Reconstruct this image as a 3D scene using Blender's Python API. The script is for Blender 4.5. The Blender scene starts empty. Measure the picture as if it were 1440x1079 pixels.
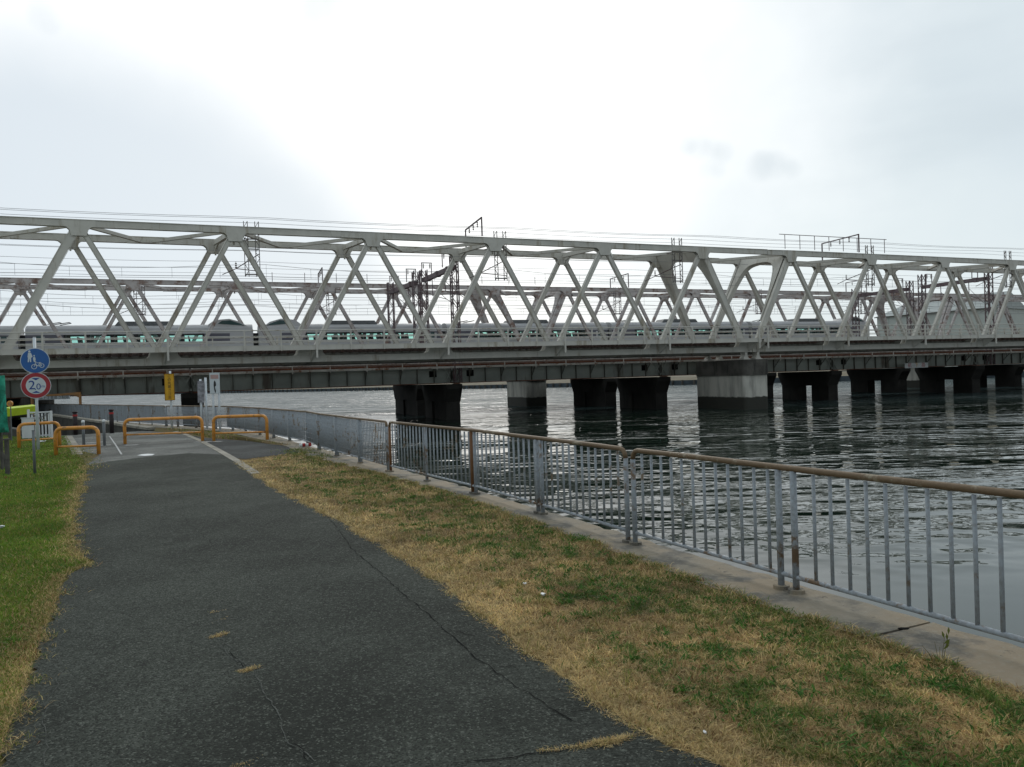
import bpy, bmesh, math, random
import numpy as np
from mathutils import Vector, Matrix, geometry
random.seed(7); rng = np.random.default_rng(11)
R = math.radians
S = bpy.context.scene
COL = S.collection

# ------------------------------------------------------------------ camera
ROLL = math.atan(.033); PITCH = math.atan(7.5/1100)
EYE = Vector((0, 0, 1.7))
fw = Vector((0, math.cos(PITCH), -math.sin(PITCH))); u0 = Vector((0, math.sin(PITCH), math.cos(PITCH))); x0 = Vector((1, 0, 0))
rt = x0*math.cos(ROLL) - u0*math.sin(ROLL); up = u0*math.cos(ROLL) + x0*math.sin(ROLL)
cam = bpy.data.cameras.new('camera'); camo = bpy.data.objects.new('camera', cam); COL.objects.link(camo)
camo.matrix_world = Matrix(((rt.x, up.x, -fw.x, EYE.x), (rt.y, up.y, -fw.y, EYE.y), (rt.z, up.z, -fw.z, EYE.z), (0, 0, 0, 1)))
cam.sensor_fit = 'HORIZONTAL'; cam.sensor_width = 36; cam.lens = 36*1100/1440; cam.clip_end = 4000; cam.clip_start = .05
S.camera = camo

def ray(u, v): return fw + rt*((u-720)/1100) - up*((v-539.5)/1100)
def G(u, v, z=0.):                       # a point of the photograph that lies on the level z
    d = ray(u, v); t = (z-EYE.z)/d.z; return EYE + d*t

# ------------------------------------------------------------------ world and sun
W = bpy.data.worlds.new('World'); S.world = W; W.use_nodes = True
nt = W.node_tree; N = nt.nodes; L = nt.links; N.clear()
SUN_EL, SUN_AZ = 27, -5
def wn(t, **k):
    n = N.new(t)
    for a, b in k.items(): setattr(n, a, b)
    return n
wout = wn('ShaderNodeOutputWorld'); wbg = wn('ShaderNodeBackground'); wbg.inputs['Strength'].default_value = .1
sky = wn('ShaderNodeTexSky', sky_type='NISHITA'); sky.sun_disc = False
sky.sun_elevation = R(SUN_EL); sky.sun_rotation = R(SUN_AZ)
tc = wn('ShaderNodeTexCoord')
def mathn(op, a, b=None, c=None, clamp=False):
    n = wn('ShaderNodeMath', operation=op); n.use_clamp = clamp
    for i, x in enumerate((a, b, c)):
        if x is None: continue
        if isinstance(x, (int, float)): n.inputs[i].default_value = x
        else: L.new(x, n.inputs[i])
    return n.outputs[0]
def dirdot(u, v):
    d = ray(u, v).normalized()
    n = wn('ShaderNodeVectorMath', operation='DOT_PRODUCT'); L.new(nrm, n.inputs[0]); n.inputs[1].default_value = d
    return n.outputs['Value']
nv = wn('ShaderNodeVectorMath', operation='NORMALIZE'); L.new(tc.outputs['Generated'], nv.inputs[0]); nrm = nv.outputs[0]
cn = wn('ShaderNodeTexNoise'); cn.inputs['Scale'].default_value = 3.2; cn.inputs['Detail'].default_value = 5; L.new(nrm, cn.inputs['Vector'])
cn2 = wn('ShaderNodeTexNoise'); cn2.inputs['Scale'].default_value = 14; cn2.inputs['Detail'].default_value = 4; L.new(nrm, cn2.inputs['Vector'])
def ramp(val, lo, hi):
    n = wn('ShaderNodeMapRange', interpolation_type='SMOOTHSTEP'); n.clamp = True
    L.new(val, n.inputs['Value']); n.inputs['From Min'].default_value = lo; n.inputs['From Max'].default_value = hi
    return n.outputs[0]
def mixc(f, a, b):
    n = wn('ShaderNodeMix', data_type='RGBA')
    if isinstance(f, (int, float)): n.inputs[0].default_value = f
    else: L.new(f, n.inputs[0])
    for i, x in ((6, a), (7, b)):
        if isinstance(x, tuple): n.inputs[i].default_value = (*x, 1)
        else: L.new(x, n.inputs[i])
    return n.outputs[2]
K = 9.2
grey = mixc(ramp(cn.outputs['Fac'], .3, .7), (.68*K, .765*K, .81*K), (.77*K, .845*K, .87*K))
away = ramp(dirdot(430, -130), -.6, .75)
st = wn('ShaderNodeMapping'); L.new(nrm, st.inputs[0]); st.inputs['Scale'].default_value = (1.2, 1.2, 5)
cn3 = wn('ShaderNodeTexNoise'); cn3.inputs['Scale'].default_value = 2.2; cn3.inputs['Detail'].default_value = 6; L.new(st.outputs[0], cn3.inputs['Vector'])
grey = mixc(mathn('MULTIPLY', ramp(cn3.outputs['Fac'], .42, .72), .55), grey, (.62*K, .70*K, .745*K))
grey = mixc(away, (.50*K, .56*K, .60*K), grey)
jit = mathn('ADD', mathn('MULTIPLY', mathn('SUBTRACT', cn.outputs['Fac'], .5), .16), mathn('MULTIPLY', mathn('SUBTRACT', cn2.outputs['Fac'], .5), .03))
core = mathn('ADD', dirdot(430, -130), jit)
c1 = mixc(ramp(core, .74, .945), grey, (1.12*K, 1.14*K, 1.14*K))
bank = mathn('ADD', dirdot(120, 620), mathn('MULTIPLY', jit, .30))      # the darker cloud bank low on the left
c2 = mixc(mathn('MULTIPLY', ramp(bank, .88, .943), .9), c1, (.69*K, .765*K, .825*K))
cur = c2
for (uu, vv, w) in ((425, 4, .0003), (455, 10, .0003), (500, 3, .00035), (62, 20, .0001), (968, 206, .00006), (982, 210, .00009), (997, 214, .00009), (1014, 217, .00007), (995, 238, .00006), (1008, 240, .00005), (1068, 236, .00010), (1084, 234, .00012), (1100, 234, .00010), (1114, 238, .00006)):
    d = mathn('ADD', dirdot(uu, vv), mathn('MULTIPLY', mathn('SUBTRACT', cn2.outputs['Fac'], .5), w*5))
    cur = mixc(mathn('MULTIPLY', ramp(d, 1-w*2.2, 1+w*.6), .30), cur, (.60*K, .68*K, .73*K))
fin = mixc(.93, sky.outputs[0], cur)
L.new(fin, wbg.inputs['Color']); L.new(wbg.outputs[0], wout.inputs['Surface'])

sl = bpy.data.lights.new('sun', 'SUN'); sl.energy = .8; sl.angle = R(14); sl.color = (1, .97, .92)
so = bpy.data.objects.new('sun', sl); COL.objects.link(so)
sd = Vector((math.sin(R(SUN_AZ))*math.cos(R(SUN_EL)), math.cos(R(SUN_AZ))*math.cos(R(SUN_EL)), math.sin(R(SUN_EL))))
so.rotation_euler = sd.to_track_quat('Z', 'Y').to_euler(); so.location = sd*50
S.view_settings.view_transform = 'Standard'; S.view_settings.look = 'None'; S.view_settings.gamma = 1
S.view_settings.exposure = .16; S.view_settings.use_curve_mapping = False
S.render.engine = 'CYCLES'

# ------------------------------------------------------------------ materials
MATS = {}
class NB:
    def __init__(s, name):
        s.m = bpy.data.materials.new(name); s.m.use_nodes = True; s.t = s.m.node_tree; s.n = s.t.nodes; s.l = s.t.links
        s.b = s.n['Principled BSDF']
        s.geo = s.n.new('ShaderNodeNewGeometry'); s.pos = s.geo.outputs['Position']
    def noise(s, scale, detail=4, vec=None, rough=.55, stretch=None):
        v = vec or s.pos
        if stretch:
            mp = s.n.new('ShaderNodeMapping'); s.l.new(v, mp.inputs[0]); mp.inputs['Scale'].default_value = stretch; v = mp.outputs[0]
        n = s.n.new('ShaderNodeTexNoise'); n.inputs['Scale'].default_value = scale; n.inputs['Detail'].default_value = detail
        n.inputs['Roughness'].default_value = rough; s.l.new(v, n.inputs['Vector']); return n.outputs['Fac']
    def vor(s, scale, feature='F1'):
        n = s.n.new('ShaderNodeTexVoronoi'); n.feature = feature; n.inputs['Scale'].default_value = scale; s.l.new(s.pos, n.inputs['Vector']); return n
    def ramp(s, v, lo, hi, a=0., b=1.):
        n = s.n.new('ShaderNodeMapRange'); n.interpolation_type = 'SMOOTHSTEP'; s.l.new(v, n.inputs[0])
        for i, x in zip((1, 2, 3, 4), (lo, hi, a, b)): n.inputs[i].default_value = x
        return n.outputs[0]
    def math(s, op, a, b=None):
        n = s.n.new('ShaderNodeMath'); n.operation = op
        for i, x in enumerate((a, b)):
            if x is None: continue
            if isinstance(x, (int, float)): n.inputs[i].default_value = x
            else: s.l.new(x, n.inputs[i])
        return n.outputs[0]
    def mix(s, f, a, b):
        n = s.n.new('ShaderNodeMix'); n.data_type = 'RGBA'
        if isinstance(f, (int, float)): n.inputs[0].default_value = f
        else: s.l.new(f, n.inputs[0])
        for i, x in ((6, a), (7, b)):
            if isinstance(x, tuple): n.inputs[i].default_value = (*x, 1)
            else: s.l.new(x, n.inputs[i])
        return n.outputs[2]
    def base(s, c):
        if isinstance(c, tuple): s.b.inputs['Base Color'].default_value = (*c, 1)
        else: s.l.new(c, s.b.inputs['Base Color'])
    def rough(s, r):
        if isinstance(r, (int, float)): s.b.inputs['Roughness'].default_value = r
        else: s.l.new(r, s.b.inputs['Roughness'])
    def bump(s, h, dist, strength=1.):
        n = s.n.new('ShaderNodeBump'); n.inputs['Distance'].default_value = dist; n.inputs['Strength'].default_value = strength
        s.l.new(h, n.inputs['Height']); s.l.new(n.outputs[0], s.b.inputs['Normal']); return n

def plain(name, c, rough=.6, var=.15, scale=3., metal=0, dirt=None, dirt_amt=.5, dscale=1.2, streak=False, spec=.3):
    b = NB(name); d = tuple(x*(1-var) for x in c); e = tuple(min(1, x*(1+var)) for x in c)
    col = b.mix(b.ramp(b.noise(scale, 5), .3, .7), d, e)
    if dirt:
        n = b.noise(dscale, 6, rough=.7, stretch=(1, 1, .18) if streak else None)
        col = b.mix(b.ramp(n, .62-dirt_amt*.22, .72-dirt_amt*.1), col, dirt)
    b.base(col); b.rough(rough); b.b.inputs['Metallic'].default_value = metal; b.b.inputs['Specular IOR Level'].default_value = spec
    MATS[name] = b.m; return b.m

M_TRUSS = plain('pale_grey_green_steel_paint', (.55, .53, .475), .55, .07, 1.2, dirt=(.36, .32, .25), dirt_amt=.4, streak=True)
M_TRUSSD = plain('dark_floor_steel', (.10, .10, .085), .8, .25, 1.2, dirt=(.06, .045, .035))  # darker steel tone for floor parts, walkway decks and stiffeners
M_FAR = plain('peeling_pinkish_steel_paint', (.52, .485, .465), .7, .12, .8, dirt=(.24, .16, .13), dirt_amt=.68, dscale=1.1)
M_GIRD = plain('weathered_girder_paint', (.31, .335, .305), .75, .12, .6, dirt=(.13, .11, .09), dirt_amt=.35, dscale=.5, streak=True)
M_RUSTED = plain('rusty_flaking_steel', (.15, .06, .035), .85, .4, 2.5, dirt=(.30, .28, .25), dirt_amt=.25, dscale=2)
M_EDGE = plain('flaking_white_edge_paint', (.68, .65, .60), .75, .12, 2, dirt=(.30, .14, .08), dirt_amt=.5, dscale=1.7)
M_MAST = plain('brown_galvanised_lattice', (.15, .115, .12), .7, .25, 2, dirt=(.10, .05, .05))
M_WIRE = plain('overhead_wire_metal', (.24, .24, .25), .6, .1, 1)
M_POSTG = plain('dull_grey_lattice_steel', (.20, .19, .18), .7, .15, 2, dirt=(.12, .07, .06))
M_INS = plain('brown_insulator_glaze', (.10, .07, .06), .3, .1, 5)
M_SLEEP = plain('oiled_sleeper_wood', (.045, .028, .022), .9, .4, 4)
M_RAIL = plain('steel_rail', (.18, .13, .11), .5, .2, 5, metal=.5)
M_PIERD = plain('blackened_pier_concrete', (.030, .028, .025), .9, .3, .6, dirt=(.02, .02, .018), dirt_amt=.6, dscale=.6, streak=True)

def pier_mat(name, top, tide, zline):
    b = NB(name)
    n = b.noise(1.1, 6, stretch=(1, 1, .2), rough=.65)
    col = b.mix(b.ramp(n, .42, .68), top, tuple(x*.55 for x in top))
    z = b.n.new('ShaderNodeSeparateXYZ'); b.l.new(b.pos, z.inputs[0])
    zz = b.math('ADD', z.outputs[2], b.math('MULTIPLY', b.noise(2.5, 5), .25))
    col = b.mix(b.ramp(zz, zline+.08, zline+.2), tide, col)
    b.base(col); b.rough(.85); b.bump(b.noise(6, 6), .01); return b.m
M_PIERW = pier_mat('pale_cast_concrete', (.50, .485, .43), (.03, .03, .023), -.55)
M_CAP = plain('rain_streaked_cap_concrete', (.085, .08, .07), .9, .35, .9, dirt=(.02, .02, .018), dirt_amt=.6, dscale=1.1, streak=True)

# fence and street metals
def fence_mat(name, base, rust, amt, lo=None):
    b = NB(name); n = b.noise(9, 7, rough=.7); n2 = b.noise(1.3, 3)
    f = b.math('ADD', b.math('MULTIPLY', n, .6), b.math('MULTIPLY', n2, .5))
    col = b.mix(b.ramp(f, .72-amt*.35, .80-amt*.35), base, rust)
    col = b.mix(b.ramp(b.noise(40, 4), .35, .7, 0, .35), col, tuple(x*.6 for x in rust))
    b.base(col); b.rough(.65); b.b.inputs['Specular IOR Level'].default_value = .35; b.bump(b.noise(60, 4), .002); return b.m
M_TOPRAIL = fence_mat('rusted_top_rail', (.29, .25, .18), (.155, .105, .06), .85)
M_POST = fence_mat('blue_grey_post_paint', (.285, .32, .35), (.15, .10, .06), .42)
M_BAL = fence_mat('blue_grey_bar_paint', (.30, .335, .365), (.18, .135, .09), .35)
M_BROWNPOST = fence_mat('rusted_post', (.25, .19, .13), (.16, .075, .03), .9)
M_ORANGE = plain('orange_barrier_paint', (.66, .28, .045), .45, .12, 4, dirt=(.22, .12, .06), dirt_amt=.45, dscale=6, spec=.5)
M_GPOST = plain('grey_bollard_paint', (.14, .15, .155), .5, .15, 5)
M_DPOST = plain('dark_brown_bollard', (.022, .016, .017), .5, .2, 5)
M_RED = plain('red_reflective_band', (.35, .03, .03), .4, .1, 5)
M_WHITE = plain('white_paint', (.66, .68, .68), .5, .06, 5, dirt=(.35, .34, .31), dirt_amt=.1, dscale=4)
M_WHITEPOLE = plain('white_pole_paint', (.62, .66, .69), .45, .06, 6)
M_WORN = plain('worn_white_marking', (.42, .43, .42), .8, .15, 8, dirt=(.2, .2, .19), dirt_amt=.7, dscale=14)
M_BLUE = plain('blue_sign_sheet', (.012, .10, .33), .4, .06, 6, spec=.5)
M_BLUE2 = plain('blue_figure_paint', (.02, .06, .25), .4, .05, 6)
M_SIGNRED = plain('red_sign_ring', (.33, .02, .03), .4, .08, 6, spec=.5)
M_SIGNWH = plain('white_sign_sheet', (.55, .60, .62), .4, .05, 6)
M_YEL = plain('yellow_sign_sheet', (.60, .33, .02), .45, .08, 6)
M_BLACK = plain('black_lettering', (.02, .02, .02), .5, .05, 6)
M_BROWNL = plain('faded_brown_lettering', (.20, .10, .02), .5, .05, 6)
M_REDL = plain('red_lettering', (.40, .05, .05), .5, .05, 6)
M_PINKL = plain('faded_pink_band', (.45, .30, .28), .5, .05, 6)
M_FADED = plain('sun_bleached_grey_board', (.25, .25, .27), .6, .35, 9)
M_LIME = plain('lime_padding', (.42, .55, .02), .5, .08, 4)
M_GREENNET = plain('green_mesh_sheet', (.03, .30, .20), .8, .3, 6, dirt=(.03, .12, .08), dirt_amt=.6, dscale=5)
M_GAUGE = plain('faded_orange_gauge_beam', (.42, .22, .09), .6, .15, 3, dirt=(.3, .2, .12), dirt_amt=.3)
M_DARKWOOD = plain('old_grey_wood', (.09, .085, .075), .9, .3, 8)
M_CONC = plain('parapet_concrete', (.25, .235, .195), .9, .2, 2, dirt=(.13, .12, .10), dirt_amt=.6, dscale=3)
M_DARKCONC = plain('shaded_underpass_concrete', (.06, .058, .05), .9, .3, 1.5, dirt=(.03, .03, .026), dirt_amt=.6)  # the darkness under the bridges is put into this concrete colour
M_EMB = plain('shore_sand', (.14, .12, .08), .95, .2, .3)
M_SHEET = plain('dark_sheet_piling', (.05, .065, .075), .8, .3, .5)
M_BLDW = plain('pale_hall_cladding', (.44, .47, .44), .7, .05, .2)
M_BLDR = plain('pale_hall_roof', (.36, .39, .38), .7, .06, .2)

def build_ground():
    b = NB('mown_grass_soil')
    n1 = b.noise(.9, 5); n2 = b.noise(9, 6, rough=.7); n3 = b.noise(70, 3)
    col = b.mix(b.ramp(n1, .4, .6), (.15, .105, .05), (.10, .10, .035))
    col = b.mix(b.ramp(n2, .45, .65), col, (.18, .135, .065))
    sx = b.n.new('ShaderNodeSeparateXYZ'); b.l.new(b.pos, sx.inputs[0])
    side = b.math('ADD', sx.outputs[0], b.math('MULTIPLY', sx.outputs[1], .47))     # left of the path the turf is lush
    col = b.mix(b.ramp(side, -2.2, -1.2), b.mix(b.ramp(n2, .4, .7), (.065, .11, .018), (.09, .10, .028)), col)
    col = b.mix(b.ramp(n3, .35, .7, 0, .5), col, (.04, .03, .015))
    b.base(col); b.rough(.95); b.b.inputs['Specular IOR Level'].default_value = .1; b.bump(b.noise(60, 5), .02); return b.m
M_SOIL = build_ground()

def asphalt(name, base, agg, worn, spec=.25):
    b = NB(name)
    v = b.vor(105); fine = b.noise(200, 4); big = b.noise(.55, 5, rough=.6); mid = b.noise(5, 5)
    col = b.mix(b.ramp(big, .36, .68), tuple(x*.62 for x in base), tuple(x*1.3 for x in base))
    col = b.mix(b.ramp(mid, .55, .75, 0, .45), col, worn)
    st = b.noise(1.1, 6, rough=.75, stretch=(1.6, .7, 1)); col = b.mix(b.ramp(st, .54, .62, 0, .55), col, tuple(x*.45 for x in base))
    st2 = b.noise(2.3, 7, rough=.8); col = b.mix(b.ramp(st2, .60, .68, 0, .5), col, tuple(min(1, x*1.25) for x in worn))
    if name == 'worn_dark_asphalt':                       # a fresher, coarser patch of tar in the near middle and a paler worn left edge
        q = G(400, 1015); vm = b.n.new('ShaderNodeVectorMath'); vm.operation = 'SUBTRACT'; b.l.new(b.pos, vm.inputs[0]); vm.inputs[1].default_value = q
        mp = b.n.new('ShaderNodeMapping'); b.l.new(vm.outputs[0], mp.inputs[0]); mp.inputs['Rotation'].default_value = (0, 0, R(-25)); mp.inputs['Scale'].default_value = (1.6, .75, 1)
        ln = b.n.new('ShaderNodeVectorMath'); ln.operation = 'LENGTH'; b.l.new(mp.outputs[0], ln.inputs[0])
        dd_ = b.math('ADD', ln.outputs['Value'], b.math('MULTIPLY', b.noise(4, 6, rough=.75), 1.1))
        col = b.mix(b.ramp(dd_, 1.7, .8, 0, .6), col, tuple(x*.36 for x in base))
    gm = b.noise(26, 6, rough=.85); col = b.mix(b.ramp(gm, .47, .36, 0, .7), col, tuple(x*.35 for x in base)); col = b.mix(b.ramp(gm, .53, .66, 0, .6), col, agg)
    rnd = b.n.new('ShaderNodeSeparateXYZ'); b.l.new(v.outputs['Color'], rnd.inputs[0])
    col = b.mix(b.ramp(rnd.outputs[0], .84, .95, 0, .55), col, agg)
    col = b.mix(b.ramp(rnd.outputs[1], .55, .75, 0, .75), col, tuple(x*.35 for x in base))
    v2 = b.vor(38); r2 = b.n.new('ShaderNodeSeparateXYZ'); b.l.new(v2.outputs['Color'], r2.inputs[0])
    chip = b.math('MULTIPLY', b.ramp(r2.outputs[0], .965, .975), b.ramp(v2.outputs['Distance'], .25, .15))
    col = b.mix(b.math('MULTIPLY', chip, .6), col, (.22, .22, .20))
    b.base(col); b.rough(.92); b.b.inputs['Specular IOR Level'].default_value = spec*.5
    h = b.math('ADD', b.math('MULTIPLY', v.outputs['Distance'], -.7), b.math('MULTIPLY', fine, .5))
    h = b.math('ADD', h, b.math('MULTIPLY', gm, 1.0)); b.bump(h, .010, 1.); return b.m
M_ASPH = asphalt('worn_dark_asphalt', (.056, .063, .053), (.16, .175, .15), (.088, .095, .082))
M_ASPH2 = asphalt('old_pale_asphalt', (.20, .205, .19), (.20, .20, .19), (.16, .16, .15))
M_ASPH3 = asphalt('grey_side_asphalt', (.075, .08, .078), (.15, .15, .145), (.10, .10, .098))
M_CRACK = plain('crack_dark', (.008, .008, .008), .95, .3, 30, spec=.05)
M_DUST = plain('crack_dust', (.085, .09, .082), .95, .3, 60, spec=.05)

def kerb_mat():
    b = NB('stained_kerb_concrete')
    n = b.noise(1.6, 7, rough=.65); n2 = b.noise(22, 6, rough=.7); n3 = b.noise(.8, 4)
    col = b.mix(b.ramp(n3, .4, .6), (.255, .205, .14), (.215, .19, .145))
    col = b.mix(b.ramp(n, .47, .60), col, (.105, .098, .082))
    col = b.mix(b.ramp(n2, .5, .72, 0, .6), col, (.28, .26, .21))
    col = b.mix(b.ramp(b.noise(5, 6, rough=.8), .60, .68), col, (.055, .05, .04))
    b.base(col); b.rough(.9); b.bump(n2, .008); return b.m
M_KERB = kerb_mat()

def water_mat():
    b = NB('river_water'); b.base((.008, .020, .012)); yy = b.n.new('ShaderNodeSeparateXYZ'); b.l.new(b.pos, yy.inputs[0]); b.rough(b.ramp(yy.outputs[1], 40, 110, .02, .10))
    b.b.inputs['IOR'].default_value = 1.33; b.b.inputs['Specular IOR Level'].default_value = .75
    w1 = b.noise(.95, 1.6, stretch=(.8, 1.1, 1), rough=.5); w2 = b.noise(2.6, 2, rough=.5, stretch=(.9, 1.3, 1)); w3 = b.noise(.2, 2)
    # ripples die out in the lee of the bend nearest the camera and in calmer lanes
    sx = b.n.new('ShaderNodeSeparateXYZ'); b.l.new(b.pos, sx.inputs[0])
    off = b.math('ADD', sx.outputs[1], b.math('MULTIPLY', b.noise(.3, 3), 7))
    off = b.math('ADD', off, b.math('MULTIPLY', sx.outputs[0], -.12))
    calm = b.math('MULTIPLY', b.ramp(off, 14.5, 20, .05, 1.), b.ramp(sx.outputs[1], 25, 95, 1., 3.))
    lane = b.ramp(b.noise(.07, 4, stretch=(.5, 1.6, 1)), .36, .64, .35, 1.5)
    h = b.math('ADD', b.math('MULTIPLY', w1, 1.), b.math('MULTIPLY', w2, .06))
    h = b.math('ADD', h, b.math('MULTIPLY', w3, .8))
    h = b.math('MULTIPLY', h, b.math('MULTIPLY', calm, lane))
    b.bump(h, .085)
    # beyond the bridges, painted streaks of grey diffuse dull the sky reflection
    streak = b.noise(.55, 5, rough=.7, stretch=(.22, 1., 1)); fine = b.noise(1.6, 4, rough=.7, stretch=(.35, 1., 1))
    f = b.math('MULTIPLY', b.ramp(sx.outputs[1], 58, 88, 0., 1.), b.math('ADD', b.ramp(streak, .38, .62, .35, .75), b.ramp(fine, .42, .6, -.12, .22)))
    df = b.n.new('ShaderNodeBsdfDiffuse'); df.inputs[0].default_value = (.05, .068, .070, 1); mx = b.n.new('ShaderNodeMixShader')
    b.l.new(f, mx.inputs[0]); b.l.new(b.b.outputs[0], mx.inputs[1]); b.l.new(df.outputs[0], mx.inputs[2]); b.l.new(mx.outputs[0], b.n['Material Output'].inputs[0])
    return b.m
M_WATER = water_mat()

def glass_mat():
    b = NB('tinted_train_glass'); b.base((.02, .06, .06)); b.rough(.06)
    b.b.inputs['Transmission Weight'].default_value = 0
    b.b.inputs['Specular IOR Level'].default_value = .5; return b.m
M_GLASS = glass_mat()
def clear_glass():
    b = NB('green_tinted_window_glass')
    tr = b.n.new('ShaderNodeBsdfTransparent'); tr.inputs[0].default_value = (.78, .93, .90, 1)
    gl = b.n.new('ShaderNodeBsdfGlossy'); gl.inputs['Roughness'].default_value = .03; gl.inputs[0].default_value = (.9, .9, .9, 1)
    fr = b.n.new('ShaderNodeFresnel'); fr.inputs[0].default_value = 1.3
    mx = b.n.new('ShaderNodeMixShader'); b.l.new(fr.outputs[0], mx.inputs[0]); b.l.new(tr.outputs[0], mx.inputs[1]); b.l.new(gl.outputs[0], mx.inputs[2])
    b.l.new(mx.outputs[0], b.n['Material Output'].inputs[0]); return b.m
M_CLEAR = clear_glass()
M_TRAIN = plain('off_white_car_body', (.47, .475, .475), .4, .04, .5, spec=.5)
M_TRAINBAND = plain('slate_window_band', (.11, .11, .135), .35, .06, .5, spec=.5)
M_TRAINROOF = plain('light_grey_roof', (.43, .435, .44), .6, .06, .5)
M_TRAINDK = plain('dark_underframe', (.03, .03, .032), .7, .2, 2)
M_SEAT = plain('dark_seat_cloth', (.03, .035, .04), .9, .2, 3)

# ------------------------------------------------------------------ builders
class MB:
    def __init__(s): s.v = []; s.f = []
    def box(s, c, d):
        x, y, z = c; a, b, h = d[0]/2, d[1]/2, d[2]/2; n = len(s.v)
        s.v += [(x+i*a, y+j*b, z+k*h) for k in (-1, 1) for j in (-1, 1) for i in (-1, 1)]
        s.f += [tuple(n+i for i in q) for q in ((0, 2, 3, 1), (4, 5, 7, 6), (0, 1, 5, 4), (2, 6, 7, 3), (0, 4, 6, 2), (1, 3, 7, 5))]
        return s
    def beam(s, p, q, w, h, side=(0, 1, 0), w2=None, h2=None):
        p = Vector(p); q = Vector(q); d = (q-p).normalized(); a = Vector(side); a = (a - d*a.dot(d)).normalized(); b = d.cross(a)
        n = len(s.v)
        for P, ww, hh in ((p, w, h), (q, w2 or w, h2 or h)):
            for i, j in ((-1, -1), (1, -1), (1, 1), (-1, 1)): s.v.append(tuple(P + a*(i*ww/2) + b*(j*hh/2)))
        s.f += [tuple(n+i for i in q_) for q_ in ((3, 2, 1, 0), (4, 5, 6, 7), (0, 1, 5, 4), (1, 2, 6, 5), (2, 3, 7, 6), (3, 0, 4, 7))]
        return s
    def prism(s, pts, ext):
        n = len(s.v); k = len(pts); e = Vector(ext)
        s.v += [tuple(Vector(p)) for p in pts] + [tuple(Vector(p)+e) for p in pts]
        s.f += [tuple(range(n, n+k)), tuple(range(n+2*k-1, n+k-1, -1))]
        for i in range(k):
            j = (i+1) % k; s.f.append((n+i, n+k+i, n+k+j, n+j))
        return s
    def plates(s, pts, depth, th=.035):
        s.prism(pts, (0, th, 0)); return s.prism([(a, b+depth-th, c) for a, b, c in pts], (0, th, 0))
    def tube(s, path, r, k=8, cap=True):
        path = [Vector(p) for p in path]; n = len(s.v); prev = None
        for i, p in enumerate(path):
            d = (path[min(i+1, len(path)-1)] - path[max(i-1, 0)]).normalized()
            if prev is None:
                a = Vector((0, 0, 1)) if abs(d.z) < .9 else Vector((1, 0, 0))
            else: a = prev
            a = (a - d*a.dot(d)).normalized(); b = d.cross(a); prev = a
            rr = r[i] if isinstance(r, (list, tuple)) else r
            for j in range(k):
                t = 2*math.pi*j/k; s.v.append(tuple(p + a*(rr*math.cos(t)) + b*(rr*math.sin(t))))
        for i in range(len(path)-1):
            for j in range(k):
                s.f.append((n+i*k+j, n+i*k+(j+1) % k, n+(i+1)*k+(j+1) % k, n+(i+1)*k+j))
        if cap:
            s.f.append(tuple(n+j for j in range(k-1, -1, -1))); m = n+(len(path)-1)*k; s.f.append(tuple(m+j for j in range(k)))
        return s
    def mesh(s, name, mat, off=(0, 0, 0), smooth=False):
        me = bpy.data.meshes.new(name); ox, oy, oz = off
        me.from_pydata([(a-ox, b-oy, c-oz) for a, b, c in s.v], [], s.f)
        bm = bmesh.new(); bm.from_mesh(me); bmesh.ops.recalc_face_normals(bm, faces=bm.faces); bm.to_mesh(me); bm.free()
        me.materials.append(mat)
        if smooth:
            for p in me.polygons: p.use_smooth = len(p.vertices) == 4
        return me
def put(name, me, parent=None, loc=(0, 0, 0), rz=0, **k):
    o = bpy.data.objects.new(name, me); COL.objects.link(o); o.location = loc; o.rotation_euler = (0, 0, rz)
    if parent is not None: o.parent = parent
    for a, b in k.items(): o[a] = b
    return o
def thing(name, label, cat, loc=(0, 0, 0), rz=0, group=None):
    o = bpy.data.objects.new(name, None); COL.objects.link(o); o.location = loc; o.rotation_euler = (0, 0, rz)
    o['label'] = label; o['category'] = cat
    if group: o['group'] = group
    o.empty_display_size = .3
    return o
def copy_tree(o, parent=None):
    c = o.copy(); COL.objects.link(c)
    if parent is not None: c.parent = parent
    for ch in [x for x in o.children]: copy_tree(ch, c)
    return c

# the frame of the bridges: s runs along them, D is the distance from the camera measured square to them
d0 = ray(3592, 437.2); TH = math.atan2(d0.x, d0.y); PHI = math.pi/2 - TH
bu = Vector((math.sin(TH), math.cos(TH), 0)); bn = Vector((-math.cos(TH), math.sin(TH), 0))
def B(s, D, z=0): return bu*s + bn*D + Vector((0, 0, z))
class BT:                                 # a thing laid out in the bridge frame
    def __init__(s, name, label, cat, o, group=None):
        s.o = o; s.sk = 0.; s.D0 = 0.; s.e = thing(name, label, cat, B(*o), PHI, group)
    def part(s, name, mb, mat, parent=None, smooth=False, **k):
        if s.sk: mb.v = [(a+(b-s.D0)*s.sk, b, c) for a, b, c in mb.v]
        return put(name, mb.mesh(name, mat, s.o, smooth), parent or s.e, **k)
    def inst(s, name, me, p, parent=None, **k):
        return put(name, me, parent or s.e, (p[0]+(p[1]-s.D0)*s.sk-s.o[0], p[1]-s.o[1], p[2]-s.o[2]), **k)

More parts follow.
